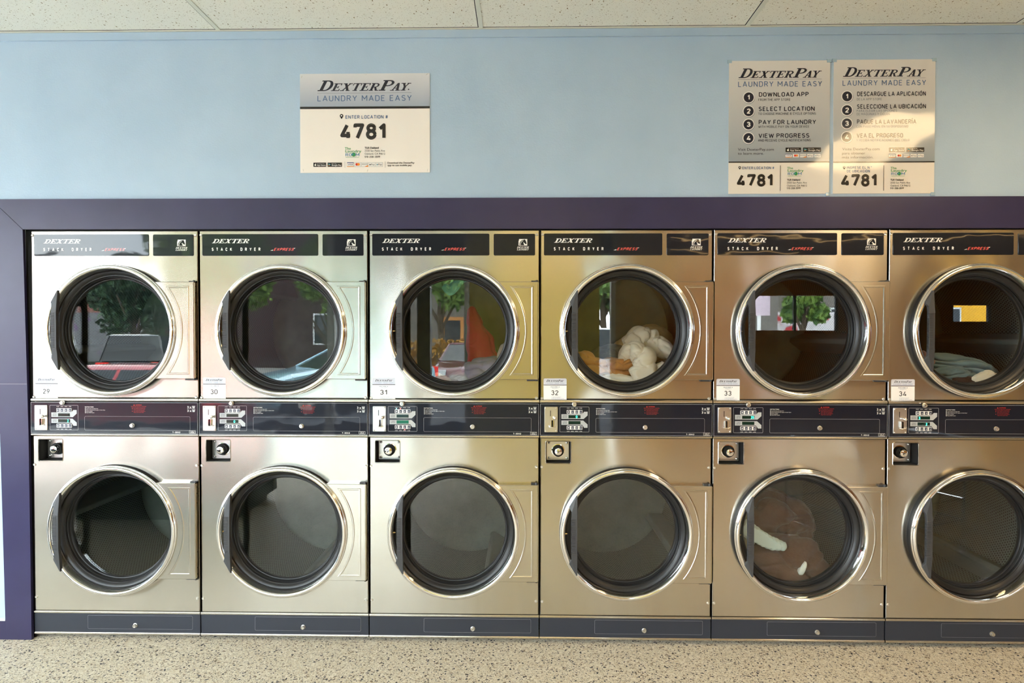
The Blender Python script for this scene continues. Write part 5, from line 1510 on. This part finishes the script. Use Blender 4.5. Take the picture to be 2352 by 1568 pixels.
for a in (('dark leafy tree behind the black suv, at the brick building corner', -13.4, -21.5, 4.9, 3.5, 1.5, 1, D0, D1),
          ('broad green tree opposite the storefront, left of three side by side', -8.7, -19.0, 7.0, 3.8, 0.9, 2, G0, G1),
          ('broad green tree in front of the dark red house', -5.5, -22.0, 7.4, 3.1, 0.9, 3, G0, G1),
          ('green tree with hanging branches beside the orange house', -0.9, -21.0, 7.0, 3.2, 2.1, 4, G0, G1),
          ('tall green tree beyond the narrow window', 5.6, -22.0, 6.0, 3.2, 2.4, 5, G0, G1),
          ('green tree beside the billboard', 14.1, -22.9, 4.4, 1.8, 1.6, 6, G0, G1)):
    tree(*a)

def building(label, x0, x1, y0, y1, h, wall, wins=(), door=None, roof=None, lower=None):
    r = empty('street_building', ((x0 + x1) / 2, y1, GZ)); tag(r, label, 'building', 'buildings across the street')
    ox, oy = (x0 + x1) / 2, y1
    q = MB(); q.box(x0 - ox, x1 - ox, y0 - oy, 0, 0, h); build('wall', q, wall, r)
    q = MB(); q.box(x0 - ox - .08, x1 - ox + .08, -.05, .10, h - .25, h + .05); build('cornice', q, roof or 'paint_dark', r)
    for a, b, z0, z1 in wins:
        q = MB(); q.box(a - ox, b - ox, -.02, .04, z0, z1); f = build('window', q, 'paint_white', r)
        q = MB(); q.box(a - ox + .08, b - ox - .08, .03, .05, z0 + .08, z1 - .08); build('pane', q, 'car_glass', f)
    if lower:
        q = MB(); q.box(x0 - ox - .02, x1 - ox + .02, -.02, .06, 0, lower[0]); build('painted_wall', q, lower[1], r)
    if door:
        a, b, z1, m_ = door
        q = MB(); q.box(a - ox - .15, b - ox + .15, .0, .08, 0, z1 + .15); f = build('door_frame', q, m_, r)
        q = MB(); q.box(a - ox, b - ox, .06, .10, 0, z1); build('door_leaf', q, 'paint_dark', f)
    return r
M['graffiti'] = noise_color('sprayed_grey_wall', srgb(104, 78, 112), srgb(112, 112, 114), 1.3, 0.8, lo=0.34, hi=0.40)
M['house_orange'] = mat('orange_house_paint', srgb(206, 140, 76), 0.7)
M['house_tan'] = mat('dull_house_paint', srgb(120, 112, 104), 0.7)
M['awning'] = noise_color('orange_tile_awning', srgb(196, 96, 44), srgb(222, 124, 62), 6, 0.7)
M['wall_yellow'] = mat('yellow_house_paint', srgb(244, 180, 36), 0.7)
M['tags'] = noise_color('sprayed_white_wall', srgb(206, 60, 70), srgb(226, 220, 222), 1.6, 0.8, lo=0.36, hi=0.42)
building('low red brick building with a sprayed grey ground floor', -26.0, -15.4, -34, -26, 5.2, 'brick_red', [(-18.4, -17.2, 3.4, 4.8), (-16.9, -16.2, 3.4, 4.6)], lower=(2.7, 'graffiti'))
building('taller dark red brick building behind the trees', -14.6, -8.6, -33, -25, 7.6, 'brick_dark', [(-13.4, -12.2, 3.6, 5.2), (-11.0, -9.8, 3.6, 5.2)])
building('dark red house behind the broad green trees', -8.2, -3.4, -32, -24, 5.0, 'brick_dark', [(-7.0, -6.0, 1.2, 2.6)])
building('dull house with an orange door surround', -3.0, 2.6, -32, -24.5, 4.2, 'house_tan', [(0.8, 1.8, 1.2, 2.4)], door=(-1.2, -0.5, 2.3, 'house_orange'))
building('house with orange tiled eaves and a red and white sprayed wall', 13.9, 19.0, -32, -25, 4.6, 'house_tan', [(16.2, 16.9, 1.9, 2.9)], lower=(2.7, 'tags'), roof='awning')
building('yellow house seen through the small right window', 20.0, 26.0, -34, -27, 5.0, 'wall_yellow', [(23.0, 23.5, 2.2, 3.0)])
def billboard():
    r = empty('billboard', (12.5, -23.6, GZ)); tag(r, 'blank pale pink billboard on a steel pole', 'billboard')
    q = MB(); q.box(-.45, .45, -.06, .06, 2.5, 3.6); build('board', q, mat('pale_pink_board', srgb(238, 214, 228), 0.6), r)
    q = MB(); q.box(-.06, .06, -.05, .05, 0, 2.5); build('pole', q, 'satin', r)
billboard()
def hedge():
    q = MB(); rnd = random.Random(9)
    for k in range(2600):
        c = Vector((rnd.uniform(-3.6, .6), -18.6 + rnd.uniform(-.35, .35), GZ + .1 + rnd.uniform(0, 1.4)))
        u = Vector((rnd.gauss(0, 1), rnd.gauss(0, 1), rnd.gauss(0, 1.2))).normalized(); v = u.orthogonal().normalized(); s = rnd.uniform(.05, .10)
        q.add([c - u * s, c + v * s * .6, c + u * s, c - v * s * .6], [(0, 1, 2, 3)], 0)
    o = build('dry_hedge', q, noise_color('dry_leaves', srgb(150, 108, 40), srgb(196, 150, 70), 4, 0.7))
    tag(o, 'dry golden hedge along the far pavement', 'hedge')
hedge()

def laundry_cart(x, y, rot):
    r = empty('laundry_cart', (x, y, 0)); r.rotation_euler = (0, 0, rot)
    tag(r, 'chrome wire laundry cart on small castors beside the dryers with stickers 33 and 34', 'cart')
    a, b = 0.52, 0.24
    for sx in (-1, 1):
        for sy in (-1, 1):
            q = MB(); q.tube([(sx * a, sy * b, 0.10), (sx * a, sy * b, 0.80)], 0.011, 10); build('post', q, 'chrome', r, smooth=50)
            q = MB(); q.lathe([(0, -0.010), (0.02, -0.010), (0.030, -0.007), (0.030, 0.007), (0.02, 0.010), (0, 0.010)], 0, 0, 18)
            c = build('castor', q, 'satin', r, smooth=40); c.location = (sx * a, sy * b, 0.030)
            q = MB(); q.box(sx * a - 0.012, sx * a + 0.012, sy * b - 0.02, sy * b + 0.02, 0.05, 0.115); build('castor_fork', q, 'satin', r)
    for z in (0.24, 0.38, 0.52, 0.78):
        q = MB(); q.tube([(-a, -b, z), (a, -b, z), (a, b, z), (-a, b, z), (-a, -b, z)], 0.007, 8); build('rail', q, 'chrome', r)
    q = MB()
    for k in range(17):
        xx = -a + 2 * a * k / 16; q.tube([(xx, -b, 0.24), (xx, b, 0.24)], 0.0025, 6)
    for k in range(8):
        yy = -b + 2 * b * k / 7; q.tube([(-a, yy, 0.24), (a, yy, 0.24)], 0.0025, 6)
    build('wire_floor', q, 'chrome', r)
laundry_cart(4.62, -1.1, -0.42)

def folding_bench():  # unseen bench added to darken what the lower left doors reflect
    r = empty('folding_bench', (-1.55, -2.05, 0)); tag(r, 'added low bench with pale top and dark green sides, darkening the lower left doors', 'bench')
    q = MB(); q.box(-1.75, 1.75, -0.40, 0.40, 0.58, 0.62); build('bench_top', q, 'paint_white', r)
    q = MB(); q.box(-1.70, 1.70, -0.36, 0.36, 0.08, 0.58); build('cabinet', q, mat('dark_green_laminate', srgb(36, 54, 52), 0.45), r)
    q = MB(); q.box(-1.64, 1.64, -0.30, 0.30, 0.0, 0.08); build('plinth', q, 'paint_dark', r)
folding_bench()

bpy.data.objects.remove(_to); bpy.data.curves.remove(_tc)
